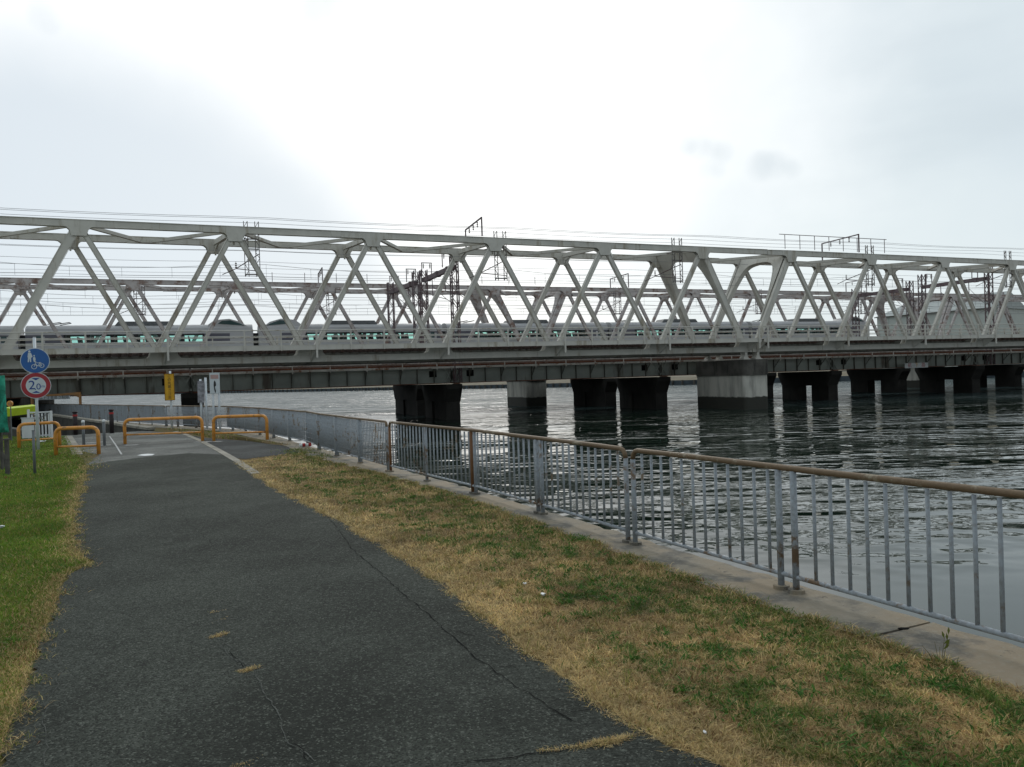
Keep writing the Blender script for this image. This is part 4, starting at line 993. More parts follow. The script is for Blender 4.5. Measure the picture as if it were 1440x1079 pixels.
def bollard(label, u, v, h, r, mat, topm, band, group):
    p = G(u, v); T = thing('bollard', label, 'bollard', (p.x, p.y, 0), 0, group)
    put('post', MB().tube([(0, 0, 0), (0, 0, h-.06)], r, 14).mesh('post', mat, smooth=True), T)
    put('cap', MB().tube([(0, 0, h-.058), (0, 0, h-.03), (0, 0, h+.01), (0, 0, h+.03)] if topm is M_WHITE else [(0, 0, h-.058), (0, 0, h-.03), (0, 0, h-.01), (0, 0, h)], [r*1.1, r*1.25, r*1.1, r*.4], 14).mesh('cap', topm, smooth=True), T)
    if band: put('band', MB().tube([(0, 0, h-.2), (0, 0, h-.13)], r*1.04, 14).mesh('band', band), T)
bollard('left slim grey bollard with white knob between the orange barriers', 118, 628, .80, .043, M_GPOST, M_WHITE, None, 'slim grey bollards')
bollard('right slim grey bollard with white knob between the orange barriers', 147, 627, .80, .043, M_GPOST, M_WHITE, None, 'slim grey bollards')
bollard('left dark brown bollard with red band at the head of the underpass ramp', 106.5, 612, .95, .085, M_DPOST, M_DPOST, M_RED, 'dark brown bollards')
bollard('right dark brown bollard with red band at the head of the underpass ramp', 157.5, 609.5, .98, .085, M_DPOST, M_DPOST, M_RED, 'dark brown bollards')

# ------------------------------------------------------------------ signs
def face_cam(P): return math.atan2(P.x, P.y)*-1
P = G(54, 633); rz = face_cam(P); T = thing('road_sign', 'white pole with round blue shared path sign above round red-ringed 2.0 m height sign', 'road sign', (P.x, P.y, 0), rz)
put('pole', MB().tube([(0, 0, -.1), (0, 0, 3.40)], .042, 12).mesh('pole', M_WHITEPOLE, smooth=True), T)
def disc(r, y, th, z, mat, name, n=36, par=None): 
    mb = MB(); mb.prism([(r*math.cos(2*math.pi*k/n), y, z+r*math.sin(2*math.pi*k/n)) for k in range(n)], (0, th, 0)); return put(name, mb.mesh(name, mat), par or T)
z1, z2 = 2.70, 1.955
d1 = disc(.385, -.07, .02, z1, M_SIGNWH, 'disc_rim'); dblu = disc(.365, -.075, .012, z1, M_BLUE, 'blue_disc')
d2 = disc(.395, -.07, .02, z2, M_SIGNWH, 'disc_rim'); disc(.378, -.075, .012, z2, M_SIGNRED, 'red_ring'); disc(.262, -.08, .012, z2, M_SIGNWH, 'white_disc')
def poly(name, pts, y, mat, th=.004, par=None): return put(name, MB().prism([(x, y, z) for x, z in pts], (0, th, 0)).mesh(name, mat), par or T)
def ell(cx_, cz, a, b, n=12): return [(cx_+a*math.cos(2*math.pi*k/n), cz+b*math.sin(2*math.pi*k/n)) for k in range(n)]
y = -.080
cx_, cz = -.13, z1+.12
poly('figure', ell(cx_-.01, cz+.16, .03, .035), y, M_SIGNWH); poly('figure', [(cx_-.06, cz-.01), (cx_-.045, cz+.12), (cx_+.03, cz+.12), (cx_+.07, cz), (cx_+.03, cz-.03), (cx_+.03, cz-.16), (cx_, cz-.16), (cx_-.01, cz-.05), (cx_-.03, cz-.16), (cx_-.06, cz-.16), (cx_-.05, cz-.02)], y, M_SIGNWH)
poly('figure', ell(cx_+.11, cz+.03, .02, .025), y, M_SIGNWH); poly('figure', [(cx_+.08, cz-.02), (cx_+.13, cz), (cx_+.145, cz-.07), (cx_+.13, cz-.16), (cx_+.1, cz-.16), (cx_+.08, cz-.08)], y, M_SIGNWH)
def ring(cx_, cz, r, w, n=18):
    mb = MB()
    for k in range(n):
        a0, a1 = 2*math.pi*k/n, 2*math.pi*(k+1)/n; i = len(mb.v)
        for rr_, aa in ((r, a0), (r, a1), (r-w, a1), (r-w, a0)): mb.v.append((cx_+rr_*math.cos(aa), y-.001, cz+rr_*math.sin(aa)))
        mb.f.append((i, i+1, i+2, i+3))
    put('bicycle_figure', mb.mesh('bicycle_figure', M_SIGNWH), T)
ring(-.03, z1-.18, .075, .016); ring(.17, z1-.15, .065, .016)
for a_, b_ in (((-.03, -.18), (.01, -.06)), ((.01, -.06), (.12, -.07)), ((.12, -.07), (.17, -.15)), ((.06, -.16), (.17, -.15)), ((.0, -.09), (.06, -.16)), ((.06, -.16), (.13, -.06)), ((.01, -.06), (.0, -.02)), ((-.02, -.02), (.03, -.02)), ((.1, -.055), (.16, -.055))):
    put('bicycle_figure', MB().beam((a_[0], y, z1+a_[1]), (b_[0], y, z1+b_[1]), .006, .015).mesh('bicycle_figure', M_SIGNWH), T)
text('lettering', '2', .36, M_BLUE2, T, Matrix.Translation((-.105, -.084, z2-.0)) @ FACE @ Matrix.Scale(1.05, 4)); text('lettering', '0', .26, M_BLUE2, T, Matrix.Translation((.065, -.084, z2-.045)) @ FACE); text('lettering', 'm', .13, M_BLUE2, T, Matrix.Translation((.185, -.084, z2-.03)) @ FACE)
poly('lettering', ell(-.018, z2-.12, .015, .015), -.085, M_BLUE2)
poly('arrow_head', [(-.11, z2+.225), (.11, z2+.225), (.0, z2+.155)], -.085, M_BLUE2); poly('arrow_head', [(-.11, z2-.225), (.11, z2-.225), (.0, z2-.165)], -.085, M_BLUE2)
for z in (z1, z2): put('clamp', MB().box((0, -.02, z), (.12, .09, .05)).mesh('clamp', M_GPOST), T)

P = G(240.5, 604); T = thing('vertical_sign', 'tall narrow yellow sign with dark upright lettering on a white pole', 'sign', (P.x, P.y, 0), face_cam(P)); k = P.y/1100
H0 = EYE.z-(563-548)*k; H1 = EYE.z+(548-526)*k
put('pole', MB().tube([(.04, .04, -.1), (.04, .04, H1+.12)], .045, 10).mesh('pole', M_WHITEPOLE, smooth=True), T)
put('board', MB().box((0, -.03, (H0+H1)/2), (.38, .04, H1-H0)).mesh('board', M_YEL), T)
mb = MB(); 
for x in (-.19, .19): mb.box((x, -.035, (H0+H1)/2), (.02, .06, H1-H0+.02))
for z in (H0, H1): mb.box((0, -.035, z), (.36, .06, .02))
put('frame', mb.mesh('frame', M_BROWNL), T)
hh = (H1-H0)
for i, ch in enumerate('この先高さ注意'): text('lettering', ch, hh*.13, M_BLACK if i < 4 else M_BROWNL, T, Matrix.Translation((0, -.056, H1-hh*(.09+i*.135))) @ FACE)

P = G(287, 604); T = thing('faded_sign', 'sun-bleached grey sign board on two white poles between the yellow and white signs', 'sign', (P.x, P.y, 0), face_cam(P)); k = P.y/1100; hz = 546
zt = EYE.z+(hz-533)*k; zb_ = EYE.z-(565-hz)*k; c = 0
for x, zz in ((-.08, zt), (.12, zt+.06)): put('pole', MB().tube([(x, .04, -.1), (x, .04, zz)], .045, 10).mesh('pole', M_WHITEPOLE, smooth=True), T)
put('board', MB().box((-.07, -.03, (zt+zb_)/2-.05), (.26, .04, zt-zb_-.05)).mesh('board', M_FADED), T)
P = G(304.5, 607); T = thing('notice_sign', 'white notice board with small dark figure on two white poles beside the river railing', 'sign', (P.x, P.y, 0), face_cam(P)-.12); k = P.y/1100; hz = 545.5
zt = EYE.z+(hz-524)*k; zb_ = EYE.z-(553-hz)*k
for x in (-.09, .13): put('pole', MB().tube([(x, .04, -.1), (x, .04, zt-.03)], .042, 10).mesh('pole', M_WHITEPOLE, smooth=True), T)
put('board', MB().box((0, -.03, (zt+zb_)/2), (.37, .03, zt-zb_)).mesh('board', M_SIGNWH), T)
put('faded_band', MB().box((0, -.048, zt-.16), (.29, .006, .16)).mesh('faded_band', M_PINKL), T)
put('figure', MB().prism([(x-.0, -.052, zt-.3-z) for x, z in ((0, 0), (.04, .08), (.05, .2), (.0, .25), (.04, .42), (.01, .5), (-.02, .38), (-.04, .2), (-.03, .06))], (0, .006, 0)).mesh('figure', M_BLACK), T)

# height gauge over the ramp
P = G(110, 600); Dg = 36.0
def at(u, v, Z): return EYE + ray(u, v)*Z
pa, pb = at(45, 557, 51), at(112.5, 553, 51); T = thing('height_gauge', 'faded orange height gauge beam with a strip of lettering at the underpass mouth', 'height gauge', (pa.x, pa.y, 0))
v = pa; off = tuple(v*1.0); off = (pa.x, pa.y, 0)
put('beam', MB().beam(pa+Vector((0, 0, -.02)), pb+Vector((0, 0, -.03)), .2, .14).mesh('beam', M_GAUGE, off), T)
put('haunch', MB().prism([tuple(pb+Vector((0, 0, .07))), tuple(pb+Vector((0, 0, -.32))), tuple(pb+Vector((-.5, 0, -.1))), tuple(pb+Vector((-1.0, 0, .03)))], (0, .12, 0)).mesh('haunch', M_GAUGE, off), T)
put('post', MB().beam((pb.x, pb.y, -.9), tuple(pb+Vector((0, 0, -.1))), .16, .1).mesh('post', M_GAUGE, off), T); put('post', MB().beam((pa.x, pa.y, -.9), tuple(pa+Vector((0, 0, -.1))), .16, .1).mesh('post', M_GAUGE, off), T)
bp = at(76, 559.6, 50.8)
put('lettered_strip', MB().box((bp.x, bp.y, bp.z), (2.07, .03, .22)).mesh('lettered_strip', M_SIGNWH, off), T)
text('lettering', '頭上注意高さ制限', .245, M_BLACK, T, Matrix.Translation((bp.x-pa.x, bp.y-pa.y-.022, bp.z)) @ FACE)

# lime padded beam with orange reflector, white gate, green sheet
a = at(9, 579.5, 29); b = at(48.5, 575, 31); T = thing('padded_beam', 'bright lime padded beam on posts at the left below the bridge', 'barrier beam', (a.x, a.y, 0)); off = (a.x, a.y, 0)
put('padding', MB().beam(a, b, .22, .30, (0, 1, 0)).mesh('padding', M_LIME, off), T)
for q in (a, b): put('post', MB().beam((q.x, q.y+.15, -.1), (q.x, q.y+.15, q.z), .08, .08).mesh('post', M_DARKWOOD, off), T)
c = at(14, 568, 28.5); T2 = thing('reflector', 'round orange reflector on a stem above the lime beam', 'reflector', (c.x, c.y, 0))
put('disc', MB().prism([(.11*math.cos(k*.393), -.02, c.z+.11*math.sin(k*.393)) for k in range(16)], (0, .04, 0)).mesh('disc', M_ORANGE), T2); put('lens', MB().prism([(.06*math.cos(k*.393), -.035, c.z+.06*math.sin(k*.393)) for k in range(16)], (0, .012, 0)).mesh('lens', M_GAUGE), T2)
put('stem', MB().tube([(0, .03, 0), (0, .03, c.z-.08)], .02, 6).mesh('stem', M_GPOST), T2)
P = G(56, 617); T = thing('white_gate', 'small white slatted gate behind the left orange barrier', 'gate', (P.x, P.y, 0), .2)
zt = 1.12
for x in (-.36, .42): put('gate_post', MB().box((x, 0, zt/2-.05), (.07, .07, zt+.1 if x < 0 else zt-.05)).mesh('gate_post', M_WHITE), T)
for i in range(6): put('slat', MB().box((-.24+i*.115, 0, .5), (.05, .03, .9)).mesh('slat', M_WHITE), T)
for z in (.12, .55, 1.0): put('cross_rail', MB().box((.03, .035, z), (.76, .03, .05)).mesh('cross_rail', M_WHITE), T)
for s_ in (-1, 1): put('brace', MB().beam((.03-s_*.3, -.03, .62), (.03+s_*.3, -.03, .95), .02, .025).mesh('brace', M_GPOST), T)
P = G(40, 618); T = thing('white_box', 'plain white board standing against the left side of the white gate', 'board', (P.x, P.y, 0), .1)
put('panel', MB().box((0, 0, .42), (.42, .06, .75)).mesh('panel', M_WHITE), T); put('rim', MB().box((0, 0, .81), (.46, .09, .03)).mesh('rim', M_SIGNWH), T)
# green sheet on frame
T = thing('green_sheet', 'hanging green mesh sheet cut off by the left edge', 'mesh sheet', tuple(G(4, 660))); o = T.location
mb = MB(); nx, nz = 10, 14; gz = 17.5
for i in range(nx+1):
    for j in range(nz+1):
        u = -90+ (96+ (6*j/nz))*i/nx; v_ = 531+ (i/nx)*-3 + (80*j/nz); q = at(u, v_, gz+.12*math.sin(i*1.9+j*.5)); mb.v.append((q.x, q.y, q.z))
for i in range(nx):
    for j in range(nz): k = i*(nz+1)+j; mb.f.append((k, k+1, k+nz+2, k+nz+1))
me = mb.mesh('sheet', M_GREENNET, tuple(o), True); so_ = put('sheet', me, T); md_ = so_.modifiers.new('s', 'SOLIDIFY'); md_.thickness = .012
for u in (-70, 1): q = at(u, 600, gz+.2); put('frame_post', MB().beam((q.x, q.y, 0), (q.x, q.y, 2.1), .05, .05).mesh('frame_post', M_DARKWOOD, tuple(o)), T)
P = G(11, 668); T = thing('wooden_stake', 'short weathered wooden stake in the grass at the left edge', 'stake', (P.x, P.y, 0)); put('stake', MB().box((0, 0, .36), (.07, .06, .75)).mesh('stake', M_DARKWOOD), T); put('stake_top', MB().box((.0, 0, .755), (.1, .09, .035)).mesh('stake_top', M_DARKWOOD), T)
P = G(5, 660); T = thing('plank_stack', 'leaning grey planks under the green sheet', 'planks', (P.x, P.y, 0), .3)
for i in range(4): put('plank', MB().beam((-.5+i*.16, .1*i, 0), (-.85+i*.2, .35, .85-.06*i), .12, .03, (1, 0, 0)).mesh('plank', M_DARKWOOD), T)
P = G(49, 667); T = thing('marker_post', 'slim grey post in the grass just in front of the white sign pole', 'post', (P.x, P.y, 0)); put('post', MB().tube([(0, 0, 0), (0, 0, .92)], .028, 8).mesh('post', M_GPOST, smooth=True), T); put('cap', MB().tube([(0, 0, .921), (0, 0, .935)], .031, 8).mesh('cap', M_GPOST), T)

# litter
def litter(name, label, u, v, w, mat, group=None, z=.03):
    P = G(u, v); T = thing(name, label, 'litter', (P.x, P.y, z), random.random()*3, group); mb = MB(); n = 9
    mb.v = [(0, 0, w*.25)] + [(w*(.5+.35*random.random())*math.cos(6.283*k/n), w*.55*(.5+.5*random.random())*math.sin(6.283*k/n), random.uniform(-.0, .35)*w) for k in range(n)] + [(w*.4*math.cos(6.283*k/n), w*.25*math.sin(6.283*k/n), -.005) for k in range(n)]
    for k in range(n):
        j = (k+1) % n; mb.f += [(0, 1+k, 1+j), (1+k, 1+n+k, 1+n+j, 1+j)]
    mb.f.append(tuple(1+n+k for k in range(n)))
    put('scrap', mb.mesh('scrap', mat), T)
litter('paper_scrap', 'crumpled white paper scrap on the brown grass strip', 764, 842, .045, M_WHITE)
litter('paper_scrap', 'tiny white scrap just left of the larger crumpled paper', 738, 826, .025, M_WHITE)
litter('paper_scrap', 'white scrap on the green grass at the left edge', 1, 745, .09, M_WHITE)
litter('plastic_bag', 'white plastic bag at the foot of the white sign pole', 60, 624, .19, M_WHITE, z=.06)
litter('paper_scrap', 'small pale scrap at the foot of the brown strip near the path corner', 992, 1036, .02, M_WHITE, z=.02)
P = G(427, 630); T = thing('life_buoy', 'small red and white float lying against the railing foot', 'float', (P.x+.05, P.y, .05), .4)
for i in range(4): put('float_segment', MB().tube([(-.16+i*.08, 0, .03), (-.085+i*.08, 0, .03)], [.05, .05] if i % 2 else [.042, .042], 10).mesh('float_segment', M_RED if i % 2 else M_WHITE), T)

# ------------------------------------------------------------------ grass (nobody could count it)
def vnoise(x, y, sc, seed):
    r = np.random.default_rng(seed); g = r.random((256, 256)); X = x*sc; Y = y*sc; xi = np.floor(X).astype(int); yi = np.floor(Y).astype(int); fx = X-xi; fy = Y-yi
    fx = fx*fx*(3-2*fx); fy = fy*fy*(3-2*fy); a = g[xi % 256, yi % 256]; b = g[(xi+1) % 256, yi % 256]; c = g[xi % 256, (yi+1) % 256]; d = g[(xi+1) % 256, (yi+1) % 256]
    return (a*(1-fx)+b*fx)*(1-fy) + (c*(1-fx)+d*fx)*fy
def inpoly(x, y, P):
    ins = np.zeros(len(x), bool); n = len(P); j = n-1
    for i in range(n):
        xi, yi = P[i][:2]; xj, yj = P[j][:2]
        c = ((yi > y) != (yj > y)) & (x < (xj-xi)*(y-yi)/((yj-yi) or 1e-9)+xi); ins ^= c; j = i
    return ins
def grass_mat():
    b = NB('grass_blades'); at_ = b.n.new('ShaderNodeVertexColor'); at_.layer_name = 'Col'; b.base(at_.outputs[0]); b.rough(.7); b.b.inputs['Specular IOR Level'].default_value = .2
    tr = b.n.new('ShaderNodeBsdfTranslucent'); b.l.new(at_.outputs[0], tr.inputs[0]); mx = b.n.new('ShaderNodeMixShader'); mx.inputs[0].default_value = .3
    b.l.new(b.b.outputs[0], mx.inputs[1]); b.l.new(tr.outputs[0], mx.inputs[2]); b.l.new(mx.outputs[0], b.n['Material Output'].inputs[0]); return b.m
M_BLADE = grass_mat()
def blades(name, x, y, z, col, hgt, wid, lean):
    n = len(x); th = rng.random(n)*2*np.pi; ph = rng.random(n)*2*np.pi
    dx, dy = np.cos(th)*wid/2, np.sin(th)*wid/2
    lx, ly = np.cos(ph)*lean*hgt, np.sin(ph)*lean*hgt; hz_ = hgt/np.sqrt(1+lean**2)
    V = np.empty((n, 5, 3), np.float32)
    V[:, 0] = np.stack([x-dx, y-dy, z-.004+0*x], 1); V[:, 1] = np.stack([x+dx, y+dy, z-.004+0*x], 1)
    mx_, my_, mz_ = x+lx*.4, y+ly*.4, z+hz_*.62
    V[:, 2] = np.stack([mx_+dx*.8, my_+dy*.8, mz_], 1); V[:, 3] = np.stack([mx_-dx*.8, my_-dy*.8, mz_], 1); V[:, 4] = np.stack([x+lx, y+ly, z+hz_], 1)
    me = bpy.data.meshes.new(name); me.vertices.add(n*5); me.vertices.foreach_set('co', V.ravel())
    idx = np.arange(n)[:, None]*5; lp = np.concatenate([idx+np.array([[0, 1, 2, 3]]), idx+np.array([[3, 2, 4]])], 1).astype(np.int32)
    me.loops.add(n*7); me.loops.foreach_set('vertex_index', lp.ravel()); me.polygons.add(n*2)
    st = (np.arange(n)[:, None]*7+np.array([[0, 4]])).astype(np.int32).ravel(); me.polygons.foreach_set('loop_start', st)
    me.update(calc_edges=True); ca = me.color_attributes.new('Col', 'FLOAT_COLOR', 'POINT')
    C = np.ones((n, 5, 4), np.float32); C[:, :, :3] = col[:, None, :]; ca.data.foreach_set('color', C.ravel()); me.materials.append(M_BLADE)
    o = put(name, me); o['kind'] = 'stuff'; return o
straw = np.array([.56, .43, .21]); brown = np.array([.38, .255, .12]); green = np.array([.135, .165, .04]); dgreen = np.array([.075, .14, .025]); olive = np.array([.25, .24, .06]); red = np.array([.20, .09, .035])
def pick(n, w):
    w = np.stack(w, 1); w = w/w.sum(1, keepdims=True); c = np.cumsum(w, 1); r = rng.random(n)[:, None]; return (r > c).sum(1)
PAL = np.stack([straw, brown, green, dgreen, olive, red])
def dist_line(x, y, line):
    d = np.full(len(x), 1e9)
    for a, b in zip(line[:-1], line[1:]):
        ax, ay = a[:2]; bx, by = b[:2]; L2 = (bx-ax)**2+(by-ay)**2; t = np.clip(((x-ax)*(bx-ax)+(y-ay)*(by-ay))/L2, 0, 1); d = np.minimum(d, np.hypot(x-ax-t*(bx-ax), y-ay-t*(by-ay)))
    return d
pathpoly = [(-2.3, -2)] + PL + [seamL, seamR] + list(reversed(PR)) + [(2.6, -2)]
def area(poly, n, zmin, zmax, expo=1.6):
    # sample more densely near the camera
    xs = [p[0] for p in poly]; r = rng.random(n); a = 1-expo
    Y = (zmin**a + r*(zmax**a-zmin**a))**(1/a); X = rng.random(n)
    return Y
# strip between path and kerb
strip = [(2.35, 2)] + PR[1:] + [tuple(G(395, 640))[:2], tuple(G(428, 637))[:2]] + list(reversed([(a+.02, b+.01) for a, b in KG[1:10]]))
n = 430000; Y = area(strip, n, 2.6, 21.5, 2.1); X = (-.47*Y+.5*0) + 0
mid = np.interp(Y, [2, 3.4, 5.6, 7.1, 9.6, 12.7, 18, 21.5], [2.1, 1.7, .7, .05, -.95, -2.4, -5.6, -6.8]); X = mid+(rng.random(n)-.5)*3.4
k = inpoly(X, Y, strip)
dp = dist_line(X, Y, PR)
k = inpoly(X, Y, strip); X, Y, dp = X[k], Y[k], dp[k]; n = len(X)
g = vnoise(X, Y, 1.3, 1)*.32+vnoise(X, Y, 4.2, 2)*.42+vnoise(X, Y, 12, 3)*.42; side = np.clip(dp/1.6, 0, 1)
gf = np.clip((g-.655+.20*(side-.45)+.06*np.clip((6.5-Y)/3, 0, 1))*3., 0, .72); tuft = np.clip((vnoise(X, Y, 6, 9)-.80)*12, 0, 1)*(side > .25); gf = np.clip(gf+tuft, 0, 1)
edge = np.clip(1-dp/.38, 0, 1)
w = [.35+2.2*edge+.3*(1-gf), (.55*(1-gf)+.12)*(1-.5*edge), .9*gf*(1-edge), .75*gf*tuft+.25*gf*(1-edge), .35*gf+.12, .05+.0*g]
ix = pick(n, w); col = PAL[ix]*(.65+.7*rng.random(n))[:, None]
col *= (.62+.76*vnoise(X, Y, 2.3, 5))[:, None]*(.7+.6*vnoise(X, Y, 21, 6))[:, None]
tall = (ix == 2) | (ix == 3)
hg = (.010+.030*rng.random(n))*(1+.5*tall*gf)*(.6+.9*vnoise(X, Y, 15, 61))*(1+.02*Y); wd = (.0018+.0016*rng.random(n))*(1+.16*Y)*(1+.4*tall); ln = .4+2.4*rng.random(n)
blades('dry_grass', X, Y, np.full(n, .002), col, hg, wd, ln)
# broad-leaved weeds in the strip: rosettes of wide short blades
nw = 260; WX, WY, WH = [], [], []
cy_ = rng.random(nw*3)**1.5*12+3; cx0 = np.interp(cy_, [2, 3.4, 5.6, 7.1, 9.6, 12.7, 18, 21.5], [2.1, 1.7, .7, .05, -.95, -2.4, -5.6, -6.8])+(rng.random(nw*3)-.4)*2.2
kk = inpoly(cx0, cy_, strip) & (dist_line(cx0, cy_, PR) > .45); cx0, cy_ = cx0[kk], cy_[kk]
for a_, b_ in zip(cx0, cy_):
    m_ = rng.integers(8, 40); rr_ = .02+.05*rng.random(); WX.append(a_+rng.normal(0, rr_, m_)); WY.append(b_+rng.normal(0, rr_, m_))
WX = np.concatenate(WX); WY = np.concatenate(WY); m_ = len(WX)
blades('broadleaf_weeds', WX, WY, np.full(m_, .006), np.array([.055, .14, .022])*(.6+.9*rng.random(m_))[:, None], .025+.03*rng.random(m_), .008+.008*rng.random(m_), .6+1.4*rng.random(m_))
cy_ = rng.random(900)**1.4*14+3; cx0 = np.interp(cy_, [p[1] for p in [(-1.5, 1.5)]+PL[1:]], [p[0] for p in [(-1.5, 1.5)]+PL[1:]])-.15-rng.random(900)*2.5; WX, WY = [], []
for a_, b_ in zip(cx0, cy_):
    m_ = rng.integers(6, 26); rr_ = .02+.05*rng.random(); WX.append(a_+rng.normal(0, rr_, m_)); WY.append(b_+rng.normal(0, rr_, m_))
WX = np.concatenate(WX); WY = np.concatenate(WY); kk = inpoly(WX, WY, [(-1.5, 1.5)]+PL[1:]+[seamL, (-40, 20), (-14, 2)]); WX, WY = WX[kk], WY[kk]; m_ = len(WX)
blades('broadleaf_weeds', WX, WY, np.full(m_, .006), np.array([.09, .20, .025])*(.5+.9*rng.random(m_))[:, None], .025+.03*rng.random(m_), .008+.008*rng.random(m_), .6+1.4*rng.random(m_))
# taller straw tufts
cy_ = rng.random(420)**1.5*12+3; cx0 = np.interp(cy_, [2, 3.4, 5.6, 7.1, 9.6, 12.7, 18, 21.5], [2.1, 1.7, .7, .05, -.95, -2.4, -5.6, -6.8])+(rng.random(420)-.5)*2.6
kk = inpoly(cx0, cy_, strip); cx0, cy_ = cx0[kk], cy_[kk]; WX, WY = [], []
for a_, b_ in zip(cx0, cy_):
    m_ = rng.integers(10, 45); rr_ = .01+.03*rng.random(); WX.append(a_+rng.normal(0, rr_, m_)); WY.append(b_+rng.normal(0, rr_, m_))
WX = np.concatenate(WX); WY = np.concatenate(WY); m_ = len(WX)
blades('straw_tufts', WX, WY, np.full(m_, .004), PAL[pick(m_, [np.full(m_, q) for q in (1., .5, .3, .1, .8, .15)])]*(.7+.6*rng.random(m_))[:, None], .03+.05*rng.random(m_), .002+.0018*rng.random(m_)*(1+.1*WY), .3+1.2*rng.random(m_))
# left verge
pl = PL[1:] + [seamL, tuple(G(108, 640))[:2], tuple(G(94, 614))[:2], (-19.0, 31)]
left = [(-1.5, 1.5)] + pl + [(-40, 31), (-14, 2)]
n = 330000; Y = area(left, n, 2.8, 31, 1.9); xr = np.interp(Y, [p[1] for p in [(-1.5, 1.5)]+pl], [p[0] for p in [(-1.5, 1.5)]+pl]); wdth = np.maximum(.5, xr-(-.665*Y-1.2))
X = xr+.02-rng.random(n)*wdth; k = inpoly(X, Y, left); X, Y = X[k], Y[k]; dp = dist_line(X, Y, PL[1:]+[seamL]); n = len(X)
g = vnoise(X, Y, .9, 11)*.5+vnoise(X, Y, 4, 12)*.5; edge = np.clip(1-dp/(.12+.38*vnoise(X, Y, .8, 14)), 0, 1)
bare = np.clip((vnoise(X, Y, .55, 15)-.62)*6, 0, 1)
w = [.05+1.3*edge+.2*bare, .04+.5*edge+.25*bare, 1.5*(1-edge)+.25, .9*np.clip((g-.4)*3, 0, 1)*(1-edge)+.1, .7+.2*g, .02+.35*(vnoise(X, Y, 1.2, 16) > .78)]
ix = pick(n, w); PAL2 = PAL.copy(); PAL2[2] = (.135, .235, .022); PAL2[3] = (.06, .15, .02); col = PAL2[ix]*(.65+.7*rng.random(n))[:, None]*(.75+.5*vnoise(X, Y, 1.7, 17))[:, None]
hg = (.018+.035*rng.random(n))*(1-.4*edge)*(1+.018*Y); wd = (.0022+.002*rng.random(n))*(1+.16*Y); ln = .3+1.5*rng.random(n)
blades('green_grass', X, Y, np.full(n, .001), col, hg, wd, ln)
# mound and taller tufts by the signs
n = 26000; X = cxm+rng.normal(0, 3.2, n); Y = cym+rng.normal(0, 3.6, n); k = inpoly(X, Y, md); X, Y = X[k], Y[k]; n = len(X)
ix = pick(n, [np.full(n, .5), np.full(n, .3), np.full(n, 1.1), np.full(n, .7), np.full(n, 1.), np.full(n, .06)]); col = PAL[ix]*(.6+.7*rng.random(n))[:, None]
dm = dist_line(X, Y, md+[md[0]]); blades('mound_grass', X, Y, np.clip(dm*.05, 0, .09), col, .07+.24*rng.random(n)*np.clip(dm, .3, 1)*(.4+vnoise(X, Y, 1.2, 51)), .012+.014*rng.random(n), .3+.7*rng.random(n))
# bright tuft by the railing and fringe along kerb and ragged path edges
def fringe(line, n, sp, hmin, hmax, palw, name, zf=1.):
    t = rng.random(n); seg = [Vector(b[:2])-Vector(a[:2]) for a, b in zip(line[:-1], line[1:])]; le = np.array([s.length for s in seg]); cu = np.concatenate([[0], np.cumsum(le)])
    if zf > 1: t = t**zf
    d = t*cu[-1]; i = np.clip(np.searchsorted(cu, d)-1, 0, len(seg)-1); f_ = (d-cu[i])/le[i]; A = np.array([l[:2] for l in line[:-1]]); Bq = np.array([l[:2] for l in line[1:]])
    X = A[i, 0]+(Bq[i, 0]-A[i, 0])*f_+rng.normal(0, sp, n); Y = A[i, 1]+(Bq[i, 1]-A[i, 1])*f_+rng.normal(0, sp, n)
    clump = vnoise(X, Y, 5, 33); k = rng.random(n) < np.clip((clump-.3)*2.2, .05, 1); X, Y, clump = X[k], Y[k], clump[k]; m = len(X)
    ix = pick(m, [np.full(m, q) for q in palw]); blades(name, X, Y, np.full(m, .008), PAL[ix]*(.65+.7*rng.random(m))[:, None], (hmin+(hmax-hmin)*rng.random(m))*(.6+.8*clump), (.002+.0015*rng.random(m))*(1+.14*Y), .5+2.2*rng.random(m))
fringe([(a, b) for a, b in KG[1:10]], 26000, .035, .02, .06, (1.0, .7, .8, .4, .7, .35), 'kerb_fringe', 1.5)
fringe(PR, 30000, .035, .008, .03, (1.6, .8, .05, .02, .3, .03), 'path_fringe_right', 1.5)
fringe(PL[1:]+[seamL], 15000, .05, .01, .04, (1.0, .7, .5, .3, .6, .12), 'path_fringe_left', 1.4)
fringe([tuple(G(*q))[:2] for q in ((760, 1060), (800, 1055), (850, 1048), (905, 1036))], 2600, .012, .008, .022, (1.6, .4, .1, 0.01, .2, .01), 'crack_grass')
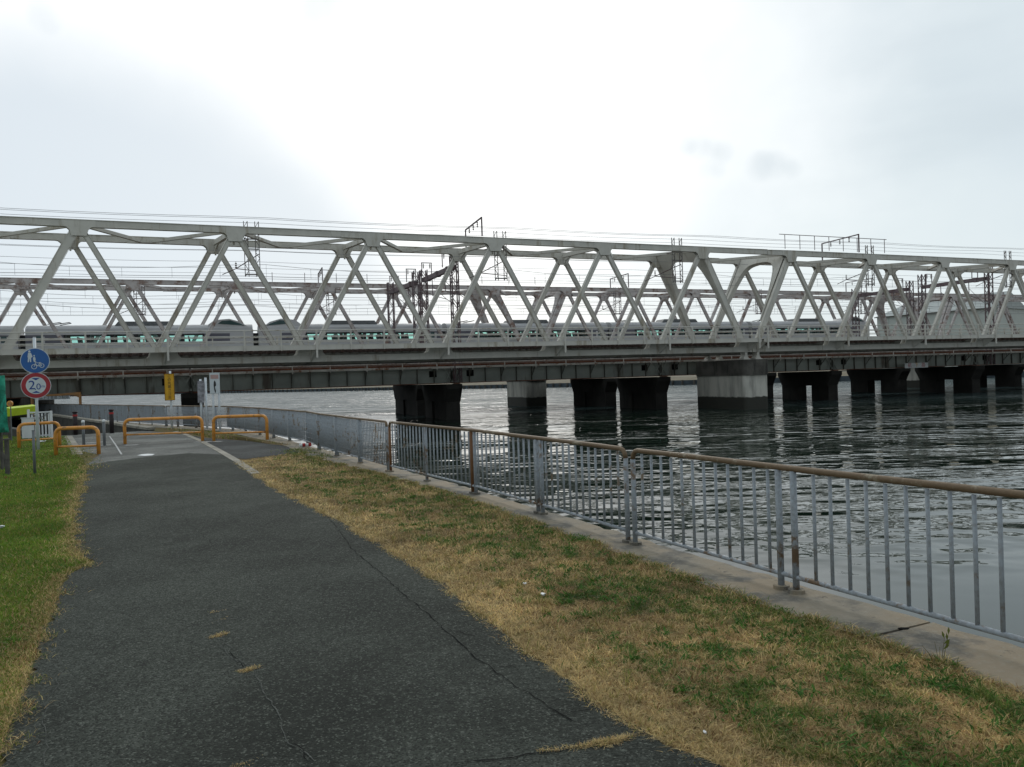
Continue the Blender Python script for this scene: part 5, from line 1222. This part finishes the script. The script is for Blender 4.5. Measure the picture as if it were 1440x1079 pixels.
for (u, v) in ((307, 862), (308, 874), (303, 897), (350, 944), (346, 1075)): 
    q = G(u, v); fringe([(q.x-.035, q.y-.03), (q.x+.01, q.y+.01), (q.x+.035, q.y+.05)], 420, .016, .005, .016, (1.6, .8, .01, .01, .3, .01), 'crack_grass')
fringe([tuple(G(*q))[:2] for q in ((100, 630), (108, 645), (118, 664))], 6000, .22, .02, .06, (.6, .3, 1.2, .6, .8, .05), 'verge_corner_grass')
fringe([tuple(G(*q))[:2] for q in ((400, 634), (420, 634), (436, 641), (450, 646))], 2500, .22, .03, .09, (.1, .1, 1.5, .7, .3, .01), 'bright_tuft')
# the weed by the kerb at the right
P = G(1322, 934); T = thing('weed', 'lone leafy weed leaning over the kerb at the right', 'weed', (P.x, P.y, 0))
wc = [(-.10, .03, .10), (-.055, -.01, .07), (-.02, .02, .12), (.035, .0, .15), (.07, .01, .17), (.02, .03, .09)]
for i, (dx, dy, h) in enumerate(wc):
    mb = MB(); b0 = Vector((dx*.25, dy*.25, 0)); t0 = Vector((dx*.85, dy, h)); mb.tube([b0, (b0+t0)/2+Vector((0, 0, .01)), t0], [.002, .0016, .0008], 4)
    put('stalk', mb.mesh('stalk', M_BLADE), T)
    me = T.children[-1].data; ca = me.color_attributes.new('Col', 'FLOAT_COLOR', 'POINT'); ca.data.foreach_set('color', np.tile([.14, .12, .04, 1], len(me.vertices)))
    if i in (3, 4):
        for f_ in (.55, .75, .95):
            c = b0+(t0-b0)*f_; d = Vector((random.uniform(-.2, 1), random.uniform(-.4, .4), .9)).normalized(); s_ = Vector((d.z, 0, -d.x)); mb = MB(); l_ = .045
            mb.v = [tuple(c), tuple(c+d*l_*.5+s_*.008), tuple(c+d*l_), tuple(c+d*l_*.5-s_*.008)]; mb.f = [(0, 1, 2, 3)]; me = mb.mesh('leaf', M_BLADE); put('leaf', me, T)
            ca = me.color_attributes.new('Col', 'FLOAT_COLOR', 'POINT'); ca.data.foreach_set('color', np.tile([.11, .13, .03, 1], 4))
